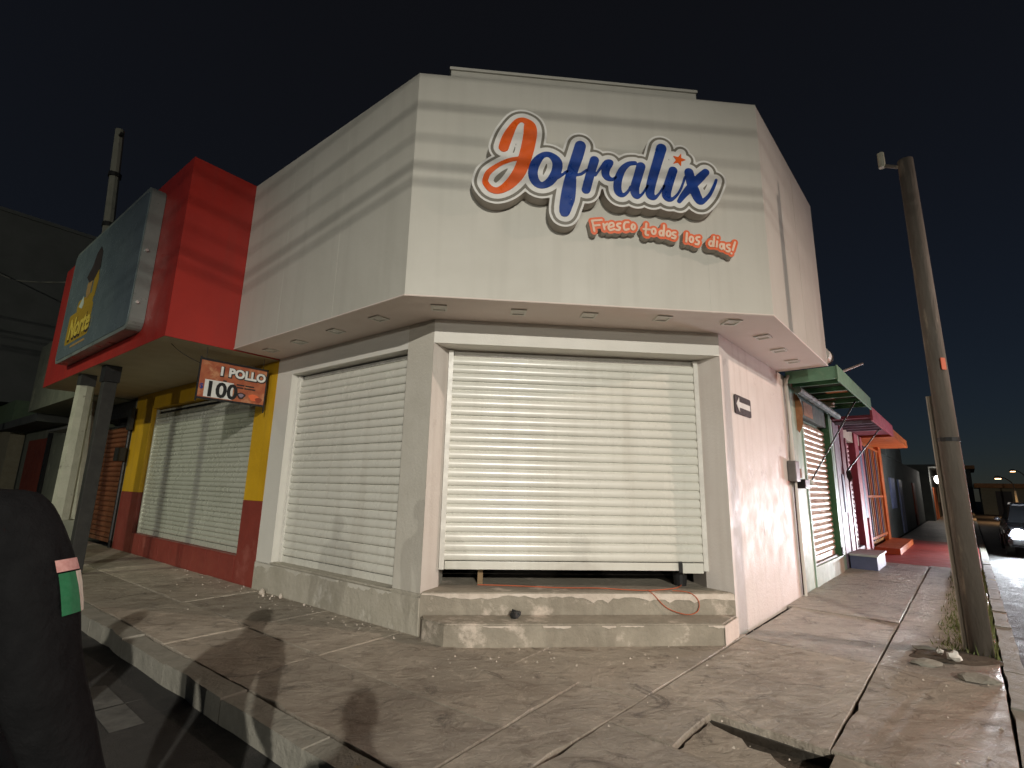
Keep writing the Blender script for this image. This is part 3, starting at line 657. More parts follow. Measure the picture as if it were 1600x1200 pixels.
for wd in LET['words']:
    st = [s for l in wd for s in l]
    w_ = tagl.part('word_panel', iso_bm(lambda X, Z: sdf(st, X, Z), bounds_of(st, .05), .027, .007, PC, OV + .09, OV + .002), 'tag_orange')
    w_.data.materials.append(MATS['sign_side'])
    for f in w_.data.polygons:
        if abs(f.normal.y) < .7: f.material_index = 1
    for l in wd:
        tagl.part('letter', iso_bm(lambda X, Z: sdf(l, X, Z), bounds_of(l, .02), .001, .005, PC, OV + .096, OV + .085), 'tag_cream', w_)

# arrow plate on the right wall
arr = Thing('arrow_sign', PR(.69, .02, 2.42), 'black plate with a white left arrow high on the right wall', 'sign')
def rounded(x0, x1, z0, z1, r, F, o0, o1, n=5):
    pts = []
    for cx_, cz_, t0 in ((x1 - r, z1 - r, 0), (x0 + r, z1 - r, 90), (x0 + r, z0 + r, 180), (x1 - r, z0 + r, 270)):
        for k in range(n + 1):
            t = math.radians(t0 + 90*k/n); pts.append((cx_ + r*math.cos(t), cz_ + r*math.sin(t)))
    bm = bmesh.new(); a = [bm.verts.new(F(x, o0, z)) for x, z in pts]; b = [bm.verts.new(F(x, o1, z)) for x, z in pts]
    bm.faces.new(a); bm.faces.new(b[::-1]); m = len(pts)
    for i in range(m): bm.faces.new((a[i], a[(i+1) % m], b[(i+1) % m], b[i]))
    return bm
arr.part('plate', rounded(.39, 1.0, 2.437, 2.672, .03, PR, .004, .018), 'arrow_black')
bm = bmesh.new(); z = 2.555
ap = [(.43, z), (.54, z + .095), (.54, z + .035), (.96, z + .035), (.96, z - .035), (.54, z - .035), (.54, z - .095)]
f = bm.faces.new([bm.verts.new(PR(a, .022, b)) for a, b in ap]); r = bmesh.ops.extrude_face_region(bm, geom=[f]); bmesh.ops.translate(bm, verts=[v for v in r['geom'] if isinstance(v, bmesh.types.BMVert)], vec=-nR*.005)
arr.part('arrow', bm, 'white')

# ================================================================ LEFT STREET
def letters(T, name, bm, m):
    """each character of a line of lettering as its own part"""
    seen = set()
    for v0 in list(bm.verts):
        if v0 in seen: continue
        isl = {v0}; q = [v0]
        while q:
            v = q.pop()
            for e in v.link_edges:
                w_ = e.other_vert(v)
                if w_ not in isl: isl.add(w_); q.append(w_)
        seen |= isl
        b2 = bmesh.new(); mp = {v: b2.verts.new(v.co) for v in isl}
        for f in {f for v in isl for f in v.link_faces}: b2.faces.new([mp[v] for v in f.verts])
        T.part(name, b2, m)
    bm.free()
# ---------------------------------------------------------------- chicken shop
ck = Thing('chicken_shop', PL(6.6, -.5, 0), 'chicken shop with bright red overhanging fascia over yellow and maroon walls', 'building')
S0, S1, RZ0, RZ1, RO1 = 3.432, 10.3, 3.33, 5.98, 1.55
bm = bmesh.new(); poly_open(bm, [PL(S0, -1), PL(S0, RO1), PL(S1, RO1), PL(S1, -1)], RZ0 + .003, RZ1, True)
bm.faces.new([bm.verts.new(p) for p in (PL(S0, -1, RZ1), PL(S0, RO1, RZ1), PL(S1, RO1, RZ1), PL(S1, -1, RZ1))]); bmesh.ops.remove_doubles(bm, verts=bm.verts, dist=1e-5)
rf = ck.part('fascia', bm, 'red')
bm = bmesh.new(); bm.faces.new([bm.verts.new(p) for p in (PL(S0, -1, RZ0), PL(S0, RO1, RZ0), PL(S1, RO1, RZ0), PL(S1, -1, RZ0))]); ck.part('soffit', bm, 'beige_soffit')
for s0, s1 in ((3.43, 4.02), (8.64, 9.72)):
    ck.part('yellow_wall', box(PL, s0, s1, 0, -.3, 1.2, RZ0 - .002), 'yellow')
    ck.part('maroon_wall', box(PL, s0, s1, .004, -.3, -.05, 1.198), 'maroon')
ck.part('lintel', box(PL, 4.022, 8.638, 0, -.3, 2.97, RZ0 - .002), 'yellow')
sill = ck.part('sill_wall', box(PL, 4.022, 8.638, .002, -.3, -.05, .38), 'maroon')
for k in range(9):         # tiles of the low wall
    a = 4.05 + k*.505; ck.part('tile', box(PL, a, a + .495, .01, .004, .02, .36, .002), 'maroon', sill)
rs_, tp = shutter(ck, PL, 4.10, 8.56, -.10, .385, 2.93, .082, .017, 'shutter_galv', rail='shutter_galv', label='closed greyish roller shutter of the chicken shop')
ck.part('roll_cover', box(PL, 4.03, 8.63, -.2, -.16, tp - .03, 2.96), 'black', rs_)
# light box on the red front
lb = Thing('lightbox_sign', PL(6.45, RO1, 3.56), 'large grey light box with gold Norte lettering on the red front', 'sign')
lb.part('case', rounded(4.36, 8.52, 3.56, 5.80, .16, PL, RO1 + .004, RO1 + .185), 'signcase')
lb.part('face', rounded(4.42, 8.46, 3.62, 5.74, .13, PL, RO1 + .185, RO1 + .193), 'signface')
tx = 7.78
letters(lb, 'letter', text_bm('Norte', .52, PL, tx, RO1 + .203, 3.93, -1, extrude=.005, offset=.012, shear=.15), 'letter_yellow')
letters(lb, 'letter_shadow', text_bm('Norte', .52, PL, tx + .015, RO1 + .196, 3.915, -1, extrude=.002, offset=.034, shear=.15), 'dark_brown')
lb.part('gold_panel', rounded(6.48, 7.98, 3.84, 4.42, .08, PL, RO1 + .1935, RO1 + .1945), 'gold')
lb.part('gold_panel', rounded(6.55, 7.55, 4.38, 4.62, .09, PL, RO1 + .1937, RO1 + .1955), 'gold')
lb.part('base_line', box(PL, 6.6, 7.5, RO1 + .194, RO1 + .197, 3.74, 3.78), 'tan')
def blob(pts, m, name, o1):
    bm = bmesh.new(); a = [bm.verts.new(PL(s, o1, z)) for s, z in pts]; bm.faces.new(a)
    r = bmesh.ops.extrude_face_region(bm, geom=bm.faces[:]); bmesh.ops.translate(bm, verts=[v for v in r['geom'] if isinstance(v, bmesh.types.BMVert)], vec=-nL*.003); lb.part(name, bm, m)
blob([(7.25, 5.02), (6.98, 5.18), (6.85, 5.38), (6.65, 5.46), (6.5, 5.32), (6.46, 5.02), (6.7, 4.86), (7.0, 4.86)], 'dark_brown', 'picture_patch', RO1 + .199)
blob([(7.1, 4.86), (6.9, 4.97), (6.8, 4.88), (6.82, 4.62), (7.0, 4.56), (7.1, 4.68)], 'tan', 'picture_patch', RO1 + .1985)
blob([(6.72, 4.9), (6.52, 5.02), (6.42, 4.8), (6.5, 4.5), (6.7, 4.55)], 'gold', 'picture_patch', RO1 + .1982)
blob([(7.45, 4.5), (7.22, 4.66), (7.12, 4.5), (7.2, 4.42)], 'pale', 'picture_patch', RO1 + .1978)
for z in (3.95, 4.75): lb.part('screw', tube_bm([PL(4.355, RO1 + .13, z), PL(4.33, RO1 + .13, z)], .022, 8), 'screw')
ck.part('roof_flashing', tube_bm([PL(8.7, RO1 - .05, RZ1 + .05), PL(10.2, RO1 - .1, RZ1 - .05)], .04, 6), 'metal_grey', rf)
# hanging banner
bn = Thing('banner', PL(3.55, .57, 2.6), 'orange 1 POLLO 100 banner hanging under the soffit beside yellow wall', 'banner')
def PS(x, out, z): return PL(3.55 - out, 1.03 - x, z)      # x runs towards the wall, reads from the corner
def sbox(x0, x1, o0, o1, z0, z1): return box(lambda a, b, c=0: PS(a, b, c), x0, x1, o0, o1, z0, z1)
bn.part('cloth', sbox(0, .92, -.003, .003, 2.62, 3.14), 'banner_orange')
bn.part('rail', sbox(-.02, .94, -.008, .008, 3.141, 3.17), 'black'); bn.part('rail', sbox(-.02, .94, -.008, .008, 2.59, 2.619), 'black')
bn.part('edge', sbox(-.022, -.001, -.006, .006, 2.56, 3.19), 'black'); bn.part('edge', sbox(.921, .938, -.006, .006, 2.5, 3.17), 'black')
letters(bn, 'letter', text_bm('1 POLLO', .172, PS, .235, .0095, 2.965, 1, extrude=.001, offset=.008), 'white')
letters(bn, 'letter_shadow', text_bm('1 POLLO', .172, PS, .242, .006, 2.96, 1, extrude=.001, offset=.019), 'black')
bn.part('price_panel', sbox(.075, .46, .004, .0055, 2.63, 2.875), 'white')
letters(bn, 'price_digit', text_bm('100', .30, PS, .075, .0085, 2.645, 1, extrude=.001, offset=.009), 'black')
bn.part('currency', text_bm('$', .10, PS, .01, .0085, 2.74, 1, extrude=.001, offset=.002), 'sign_blue')
for k, (t, x, z) in enumerate((('de', .30, 2.885), ('Pieza Completa', .50, 2.86), ('Salsa y Tortillas', .50, 2.815))):
    pass
for z, x0, ws in ((2.865, .50, (.11, .13)), (2.825, .51, (.09, .16)), (2.888, .31, (.05,))):
    x = x0
    for w_ in ws: bn.part('small_print', sbox(x, x + w_, .004, .0052, z - .011, z + .011), 'dark_brown'); x += w_ + .015
def bdisc(x, z, rx, rz, m, o1):
    bm = bmesh.new(); bm.faces.new([bm.verts.new(PS(x + rx*math.cos(t)*(1 + .25*math.sin(3*t)), o1, z + rz*math.sin(t))) for t in (2*math.pi*i/14 for i in range(14))]); bn.part('picture_patch', bm, m)
bdisc(.58, 2.71, .06, .05, 'dark_brown', .0045); bdisc(.58, 2.715, .035, .028, 'mauve', .0055); bdisc(.76, 2.71, .07, .05, 'tag_orange', .0045); bdisc(.84, 2.68, .05, .04, 'brick_red', .005)
bn.part('hanging_cord', wire([PL(3.8, 1.35, RZ0), PL(3.7, 1.22, 3.2), PL(3.55, 1.03, 3.08)], .005), 'black')
for x in (.05, .86): bn.part('hanger', tube_bm([PS(x, 0, 3.17), PS(x, 0, RZ0 - .002)], .004, 5), 'black')

# posts under the red overhang
def post8(F, s, o_, z0, z1, r0, r1, m, seg=8):
    return tube_bm([F(s, o_, z0), F(s, o_, z1)], r0, seg, r1)
cp = Thing('concrete_post', PL(7.68, 1.38, 0), 'pale octagonal concrete post under the red overhang', 'post')
cp.part('shaft', post8(PL, 7.68, 1.38, 0, 3.12, .155, .13, 'concrete_post'), 'concrete_post'); cp.part('cap', box(PL, 7.55, 7.81, 1.27, 1.49, 3.12, RZ0 - .002), 'dark_post')
cp.part('base_collar', box(PL, 7.48, 7.88, 1.18, 1.58, 0, .75), 'greygreen')
dp = Thing('dark_post', PL(6.34, 1.36, 0), 'dark painted square post under the red overhang', 'post')
dp.part('shaft', box(PL, 6.25, 6.43, 1.27, 1.45, 0, 3.05, .008), 'dark_post'); dp.part('cap', box(PL, 6.22, 6.46, 1.25, 1.47, 3.052, RZ0 - .002), 'black')
# utility pole behind, leaning a little
up_ = Thing('utility_pole', PL(10.9, .45, 0), 'dim leaning utility pole rising behind the light box', 'pole')
p0, p1 = PL(10.9, .45, 0), PL(12.6, .75, 11.2)
up_.part('shaft', tube_bm([p0, p0.lerp(p1, .5), p1], .17, 10, .11), 'concrete_post')
for t in (.72, .86): 
    q = p0.lerp(p1, t); up_.part('band', tube_bm([q, q + Vector((0, 0, .12))], .155, 10), 'dark_post')
q = p0.lerp(p1, .98); up_.part('crossarm', tube_bm([q - dL*.25 , q + dL*.25], .05, 6), 'dark_post')

# ---------------------------------------------------------------- next buildings down the left street
gg = Thing('grey_building', PL(13, -.6, 0), 'dim grey-green shop beyond the red one with heavy fascia', 'building')
gg.part('fascia', box(PL, 10.302, 15.7, .92, -1.2, 3.28, 5.2), 'greygreen')
gg.part('wall', box(PL, 9.722, 9.80, .0, -.3, -.05, 3.28), 'greygreen'); gg.part('wall', box(PL, 12.0, 12.5, .0, -.3, -.05, 3.278), 'greygreen')
gg.part('wall', box(PL, 15.2, 15.7, .0, -.3, -.05, 3.278), 'greygreen')
gs_, _ = shutter(gg, PL, 9.86, 11.94, -.08, .05, 2.72, .115, .03, 'brown_shutter', rail='black', label='brown roller shutter between the dark post and yellow wall')
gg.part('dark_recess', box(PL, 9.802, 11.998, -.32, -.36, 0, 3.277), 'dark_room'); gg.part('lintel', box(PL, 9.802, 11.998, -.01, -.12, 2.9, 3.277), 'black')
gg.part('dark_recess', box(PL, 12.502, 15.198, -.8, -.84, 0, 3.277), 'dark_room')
for k in range(7): gg.part('bar', tube_bm([PL(12.6 + k*.4, -.05, .1), PL(12.6 + k*.4, -.05, 3.2)], .025, 6), 'metal_grey')
gg.part('shelf', box(PL, 12.6, 15.1, -.1, -.7, .8, .86), 'metal_grey'); gg.part('panel', box(PL, 13.6, 14.9, -.3, -.34, .86, 2.3), 'pilaster_grey')
gg.part('awning', box(PL, 12.5, 15.2, .5, -.02, 2.72, 2.78), 'metal_grey')
fr = Thing('meter_frame', PL(9.76, .04, 0), 'black pipe with a small meter box at the brown shutter', 'meter')
fr.part('pipe', tube_bm([PL(9.76, .04, 0), PL(9.76, .04, 3.0)], .035, 8), 'black'); fr.part('meter_box', box(PL, 9.62, 9.90, .07, .22, 1.85, 2.15, .01), 'black')
fr.part('frame', box(PL, 9.55, 9.75, .05, .12, 2.55, 3.05), 'black')
rb = Thing('red_door_house', PL(18.5, -.3, 0), 'low dark house with a brick red door far down the left street', 'house')
rb.part('wall', box(PL, 15.72, 22, -.05, -.6, -.05, 3.4), 'greygreen'); rb.part('door', box(PL, 17.8, 20.6, .02, -.04, .05, 2.7), 'brick_red')
rb.part('door_frame', box(PL, 17.5, 17.78, .03, -.045, .05, 2.85), 'black'); rb.part('canopy', box(PL, 15.72, 22, .7, -.04, 3.05, 3.3), 'dim_wall')
gh = Thing('green_house', PL(25, 0, 0), 'far house with green band over a cream wall at left edge', 'house')
gh.part('wall', box(PL, 22.4, 34, .3, -4, -.05, 3.3), 'far_cream'); gh.part('green_band', box(PL, 22.35, 34, .36, -4, 3.302, 4.3), 'far_green'); gh.part('eave', box(PL, 22.2, 34, .8, -4, 3.2, 3.298), 'dim_wall')
gh.part('door', box(PL, 24.5, 25.6, .33, .29, 0, 2.2), 'dark_brown'); gh.part('window', box(PL, 27.5, 29, .33, .29, 1.1, 2.2), 'dark_brown')
tb = Thing('tall_block', PL(27, -4, 0), 'tall dark unlit block behind the red shop at upper left', 'building')
tb.part('wall', box(PL, 24, 36, 2.6, -9, 4.35, 12.1), 'block_wall'); tb.part('base', box(PL, 34.1, 36, 2.6, -9, -.05, 4.34), 'block_wall')
for z in (5.6, 8.6):
    for o_ in (-2.4,): tb.part('window', box(PL, 23.97, 24.05, o_, o_ - 1.0, z, z + 1.4), 'black')
tb.part('coping', box(PL, 23.93, 36, 2.66, -9, 12.102, 12.25), 'block_wall')
cb = solo('overhead_cable', wire([PL(24, 1.7, 9.6), PL(17, 1.6, 7.4), PL(11.5, .8, 6.3)], .02), 'concrete_post', PL(17, 1.6, 7.4), 'pale cable crossing the dark block towards the light box', 'cable')

# ================================================================ RIGHT STREET
gs = Thing('green_shop', PR(4.8, -.4, 0), 'weathered pale green shop with sagging green canopy and rusty shutter', 'building')
gs.part('pier', box(PR, 2.905, 3.78, .0, -.3, -.05, 3.3), 'pale_green'); gs.part('pier', box(PR, 6.22, 6.6, .0, -.3, -.05, 3.3), 'pale_green')
gs.part('jamb', box(PR, 6.0, 6.2, .04, -.2, .3, 3.1), 'green'); gs.part('jamb', box(PR, 3.782, 3.86, .02, -.2, .3, 3.1), 'pale_green')
gs.part('threshold', box(PR, 3.782, 6.218, .02, -.3, -.05, .30), 'pale_green'); gs.part('sill_bar', box(PR, 3.9, 5.98, -.02, -.18, .302, .33), 'metal_grey')
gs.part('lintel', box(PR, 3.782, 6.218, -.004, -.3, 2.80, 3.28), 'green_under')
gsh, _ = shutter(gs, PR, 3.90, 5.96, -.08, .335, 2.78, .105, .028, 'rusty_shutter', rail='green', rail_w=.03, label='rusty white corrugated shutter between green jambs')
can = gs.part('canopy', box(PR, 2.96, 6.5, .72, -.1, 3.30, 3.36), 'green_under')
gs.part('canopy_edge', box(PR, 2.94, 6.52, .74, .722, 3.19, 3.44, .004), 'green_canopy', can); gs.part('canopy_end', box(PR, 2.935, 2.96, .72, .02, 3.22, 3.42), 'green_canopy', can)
for k in range(5): gs.part('canopy_rib', box(PR, 3.3 + k*.72, 3.35 + k*.72, .70, .02, 3.22, 3.298), 'green', can)
gs.part('patch_panel', box(PR, 4.05, 4.65, .62, .30, 3.285, 3.299), 'orange_panel', can); gs.part('patch_panel', box(PR, 5.2, 5.6, .3, .05, 3.285, 3.299), 'rust', can)
gs.part('torn_strip', lump(PR(5.3, .18, 3.18), .12, (1.6, .6, .5), 2, .4, 21), 'cream_wall', can)
gs.part('awning_roll', tube_bm([PR(3.0, .16, 3.12), PR(6.4, .16, 3.08)], .06, 8), 'green_under', can)
gs.part('roof', box(PR, 2.905, 6.6, -.31, -6, -.05, 3.5), 'dim_wall')
gs.part('rust_patch', lump(PR(3.5, .005, 2.82), .2, (.62, .02, 1.6), 3, .12, 4), 'rust')
gs.part('rust_patch', box(PR, 4.1, 4.8, .002, -.01, 2.85, 3.1), 'rust')
gs.part('awning_arm', tube_bm([PR(3.55, .12, 1.68), PR(5.35, .62, 3.22)], .014, 6), 'black')
gs.part('rod', tube_bm([PR(3.9, .5, 3.46), PR(5.6, .78, 3.98)], .022, 6), 'pvc', can)
gs.part('bolt', box(PR, 5.98, 6.12, .06, .04, .32, .46), 'black')
mt = Thing('electric_meter', PR(2.78, .02, 0), 'grey meter box with conduits at the edge of the white wall', 'meter')
mt.part('meter_box', box(PR, 2.62, 2.86, .004, .12, 1.66, 1.97, .012), 'metal_grey')
mt.part('conduit', tube_bm([PR(2.80, .03, 1.972), PR(2.82, .03, 3.2), PR(2.86, .08, 3.34)], .022, 8), 'pvc'); mt.part('conduit', tube_bm([PR(2.86, .035, -.0), PR(2.86, .035, 3.3)], .03, 8), 'wall_white2')
mt.part('cable', wire([PR(2.79, .04, 1.66), PR(2.80, .03, 1.2), PR(2.795, .03, .6), PR(2.81, .03, .02)], .009), 'dark_brown')
mt.part('bracket', box(PR, 2.95, 3.25, .02, .16, 1.56, 1.70, .01), 'black'); mt.part('connector', box(PR, 2.87, 2.96, .04, .12, 1.72, 1.86), 'rust'); mt.part('knob', lump(PR(3.42, .14, 1.66), .045, (1, 1, 1), 2, .05, 5), 'white')
br = Thing('round_bracket', PR(3.05, .66, 3.5), 'white round-ended gutter outlet at the right end of the fascia', 'gutter')
br.part('body', tube_bm([PR(2.83, .55, 3.60), PR(3.04, .55, 3.60)], .13, 18), 'wall_white2'); br.part('rim', tube_bm([PR(3.041, .55, 3.60), PR(3.06, .55, 3.60)], .145, 18), 'black')

pk = Thing('pink_shop', PR(8.6, -.4, 0), 'narrow pink shop with barred doorway next to the green one', 'building')
pk.part('wall', box(PR, 6.602, 7.25, .01, -.3, -.05, 3.0), 'mauve'); pk.part('pier', box(PR, 7.252, 7.7, .03, -.3, -.05, 3.0), 'pink_dark'); pk.part('pier', box(PR, 9.2, 9.75, .03, -.3, -.05, 3.0), 'pink')
pk.part('wall', box(PR, 7.702, 10.6, -.004, -.3, 2.75, 3.02), 'cream_wall'); pk.part('frame', box(PR, 7.702, 7.85, .05, -.2, .28, 2.75), 'pink_dark')
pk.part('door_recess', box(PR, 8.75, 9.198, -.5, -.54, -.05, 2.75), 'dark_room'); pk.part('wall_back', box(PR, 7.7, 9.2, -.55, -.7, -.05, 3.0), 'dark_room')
psh, _ = shutter(pk, PR, 7.88, 8.72, -.08, .30, 2.7, .11, .03, 'pink', rail='pink_dark', rail_w=.03, label='pink slatted shutter')
pk.part('step_wall', box(PR, 7.702, 9.198, .0, -.3, -.05, .28), 'mauve')
pk.part('canopy', box(PR, 6.56, 10.4, .70, -.2, 3.04, 3.10), 'pink_dark'); pk.part('canopy_edge', box(PR, 6.54, 10.4, .74, .702, 2.98, 3.26), 'pink')
for k in range(4): pk.part('canopy_rib', box(PR, 6.9 + k*.5, 6.96 + k*.5, .69, .0, 2.96, 3.038), 'mauve')
pk.part('awning_arm', tube_bm([PR(7.3, .1, 2.0), PR(8.4, .64, 2.98)], .014, 6), 'black'); pk.part('arm_plate', lump(PR(7.35, .1, 1.9), .09, (.8, .5, 1.6), 1, .3, 6), 'dark_brown')
pk.part('roof', box(PR, 6.602, 10.6, -.31, -6, -.05, 3.3), 'dim_wall')
pk.part('panel', box(PR, 7.0, 7.2, .03, .012, 1.1, 1.9), 'blue_grey'); pk.part('panel', box(PR, 9.8, 10.1, .03, .0, .9, 2.6), 'blue_grey')
og = Thing('orange_shop', PR(12.5, -.4, 0), 'orange shop with vertical bars and flat orange canopy', 'building')
og.part('wall', box(PR, 10.4, 14.4, -.12, -.3, -.05, 3.0), 'orange2'); og.part('pier', box(PR, 13.9, 14.5, .02, -.1, -.05, 3.0), 'orange'); og.part('pier', box(PR, 10.2, 10.5, .02, -.1, -.05, 3.0), 'pink')
for k in range(9): og.part('bar', box(PR, 10.65 + k*.36, 10.75 + k*.36, -.01, -.09, .25, 2.85), ('orange', 'blue_grey', 'orange2')[k % 3])
for z in (.3, 1.4, 2.8): og.part('cross_rail', box(PR, 10.52, 13.88, .002, -.008, z, z + .06), 'orange')
og.part('ledge', box(PR, 10.6, 14.6, .55, .02, -.02, .14), 'orange'); og.part('canopy', box(PR, 10.42, 14.7, .72, -.2, 2.98, 3.2), 'orange')
og.part('roof', box(PR, 10.602, 14.6, -.31, -6, -.05, 3.2), 'dim_wall')
fb = Thing('dark_house', PR(24, -.5, 0), 'dark unlit house front beyond the orange shop', 'house')
fb.part('wall', box(PR, 14.72, 34, -.1, -5, -.05, 2.9), 'dim_wall'); fb.part('parapet', box(PR, 17, 23, -.08, -5, 2.902, 3.5), 'dim_wall'); fb.part('door', box(PR, 20, 21.2, -.05, -.11, 0, 2.1), 'blue_grey')
fb.part('window', box(PR, 17, 18.4, -.05, -.11, 1.0, 2.1), 'blue_grey'); fb.part('door', box(PR, 27, 28.2, -.05, -.11, 0, 2.1), 'brick_red')
ol = Thing('lit_house', PR(40, 0, 0), 'far lit house with an orange doorway, left of the pole', 'house')
ol.part('wall', box(PR, 34.1, 52, .35, -5, -.05, 3.2), 'dim_wall'); ol.part('door', box(PR, 36, 39, .40, .34, 0, 2.0), 'orange'); ol.part('eave', box(PR, 34.1, 52, .9, -5, 3.202, 3.35), 'dim_wall'); ol.part('window', box(PR, 42, 44, .40, .34, 1, 2.1), 'far_cream')
wl = Thing('wall_lamp', PR(34.5, .6, 2.5), 'small white wall lamp glowing left of the big pole', 'lamp')
wl.part('arm', tube_bm([PR(34.6, .36, 2.62), PR(34.6, .62, 2.62)], .03, 6), 'metal_grey'); wl.part('bulb', lump(PR(34.6, .7, 2.45), .16, (1, 1, 1.5), 2, 0, 1), 'lamp_far')
wd = bpy.data.lights.new('wall_lamp_light', 'POINT'); wd.energy = 60; wd.color = (1, .93, .85); wd.shadow_soft_size = .2
wo = bpy.data.objects.new('wall_lamp_light', wd); COL.objects.link(wo); wo.parent = wl.e; wo.location = PR(34.6, 1.1, 2.45) - wl.base
# houses on the far right of the street
for k, (s0, s1, o_, o1, h, m, lab) in enumerate(((60, 70, 2.9, 14, 2.3, 'far_cream', 'low orange-lit house under the far street lamps at right edge'), (74, 86, -4, 2.5, 4.6, 'dim_wall', 'dim house closing the far end of the right street'))):
    t_ = Thing('far_house', PR(s0, (o_ + o1)/2, 0), lab, 'house')
    t_.part('wall', box(PR, s0, s1, o_, o1, ROAD, h), m); t_.part('roof', box(PR, s0 - .8, s1 + .4, o_ - .4, o1 + .4, h + .002, h + .4), 'orange2')
    for q in range(2):
        c = o_ + 1 + q*2.2; t_.part('window' if q else 'door', box(PR, s0 - .04, s0 + .03, c, c + 1.1, 1. if q else ROAD, 2.0), 'dark_brown')
# the step box, the pole and its surroundings
sb = Thing('step_box', PR(7.4, .25, 0), 'white-edged concrete step box in front of the pink shop', 'step')
sb.part('block', box(PR, 6.75, 8.0, .04, .50, -.01, .25, .01), 'blue_grey'); sb.part('slab_top', box(PR, 6.72, 8.03, .03, .53, .252, .29, .006), 'box_white'); sb.part('end_panel', box(PR, 8.002, 8.01, .05, .49, .0, .25), 'box_white')
pl = Thing('street_pole', PR(1.0, 1.925, 0), 'tall brown concrete utility pole at the right kerb', 'pole')
pl.part('shaft', tube_bm([PR(1.0, 1.925, -.1), PR(1.0, 1.925, 3), PR(1.0, 1.925, 5.35)], .094, 14, .075), 'pole', smooth=True)
pl.part('conduit', tube_bm([PR(1.07, 1.82, -.02), PR(1.07, 1.82, 2.55)], .03, 8), 'conduit'); pl.part('strap', tube_bm([PR(1.0, 1.925, 2.05), PR(1.0, 1.925, 2.09)], .094, 12), 'black')
pl.part('sticker', rounded(.86, .93, 2.80, 2.93, .01, lambda a, b, c: PR(1.0 - .088*math.sin(.9) + (a - .9)*.6, 1.925 + .088*math.cos(.9) + (a - .9)*.5 + b, c), .0, .004), 'orange_tag')
pl.part('crossarm', tube_bm([PR(1.0, 1.925, 5.25), PR(.96, 1.72, 5.35)], .02, 6), 'pole'); pl.part('insulator', tube_bm([PR(.96, 1.71, 5.33), PR(.96, 1.71, 5.52)], .035, 8), 'concrete_post')
solo('soil_patch', lump(PR(.75, 1.72, -.01), .42, (1.0, .55, .10), 3, .14, 31), 'soil', PR(.75, 1.72, 0), 'dark patch of bare soil around the foot of the pole', 'soil')
for k, (s, o_, r, lab) in enumerate(((.52, 1.74, .055, 'crumpled white bag by the foot of the pole'), (.60, 1.64, .03, 'small white paper scrap left of the crumpled bag'))):
    solo('litter', lump(PR(s, o_, .06), r, (1, .8, .8), 2, .35, 40 + k), 'trash', PR(s, o_, .02), lab, 'litter')
for k, (s, o_, r, lab) in enumerate(((.30, 1.55, .09, 'flat broken stone left of the pole foot'), (.12, 1.9, .11, 'broken concrete lump at the kerb below the pole'), (.86, 1.5, .07, 'small stone between pole and pavement joint'))):
    solo('stone', lump(PR(s, o_, .01), r, (1.4, 1, .35), 2, .2, 50 + k), 'kerb', PR(s, o_, 0), lab, 'stone')
bm = bmesh.new(); rnd = random.Random(5)
for k in range(6000):
    s = rnd.uniform(.9, 8.3); o_ = rnd.triangular(1.55, 2.05, 2.02); h = rnd.uniform(.04, .13)*(1.2 if o_ > 1.85 else .7); a = rnd.uniform(0, 6.28); b_ = PR(s, o_, -.005)
    if rnd.random() > .35 + .65*math.sin(s*2.1 + 3*math.sin(s*.7))**2: continue
    w_ = Vector((math.cos(a), math.sin(a), 0)); tip = b_ + Vector((rnd.uniform(-.04, .04), rnd.uniform(-.04, .04), h))
    bm.faces.new([bm.verts.new(b_ - w_*.008), bm.verts.new(b_ + w_*.008), bm.verts.new(tip)])
tag(bm_obj('grass', bm, 'grass'), 'thin grass growing along the right kerb', 'grass', None, 'stuff')
bm = bmesh.new(); rnd = random.Random(8)
for k in range(380):       # grit and crumbs swept against the walls, the joints and the kerb
    r_ = rnd.random()
    if r_ < .3: q = PL(rnd.uniform(0, 6), abs(rnd.gauss(.1, .3)) + .02, 0)
    elif r_ < .5: q = PC(rnd.uniform(.1, 3.2), .41 + abs(rnd.gauss(0, .4)), 0)
    elif r_ < .75: q = PR(rnd.uniform(.1, 6), abs(rnd.gauss(.02, .12)) + .015, 0)
    else: q = PR(rnd.uniform(-3, 3), rnd.uniform(.1, 2), 0)
    d = rnd.uniform(.004, .013); m3 = Matrix.Rotation(rnd.uniform(0, 6), 3, 'Z')
    vv = [bm.verts.new(q + m3 @ Vector(p) + Vector((0, 0, d*.3))) for p in ((d, 0, 0), (-d*.6, d*.7, 0), (-d*.5, -d*.8, 0), (rnd.uniform(-.3, .3)*d, 0, d*1.1))]
    for f in ((0, 1, 3), (1, 2, 3), (2, 0, 3), (0, 2, 1)): bm.faces.new([vv[i] for i in f])
tag(bm_obj('gravel', bm, 'lime'), 'pale grit scattered along the walls and joints', 'gravel', None, 'stuff')

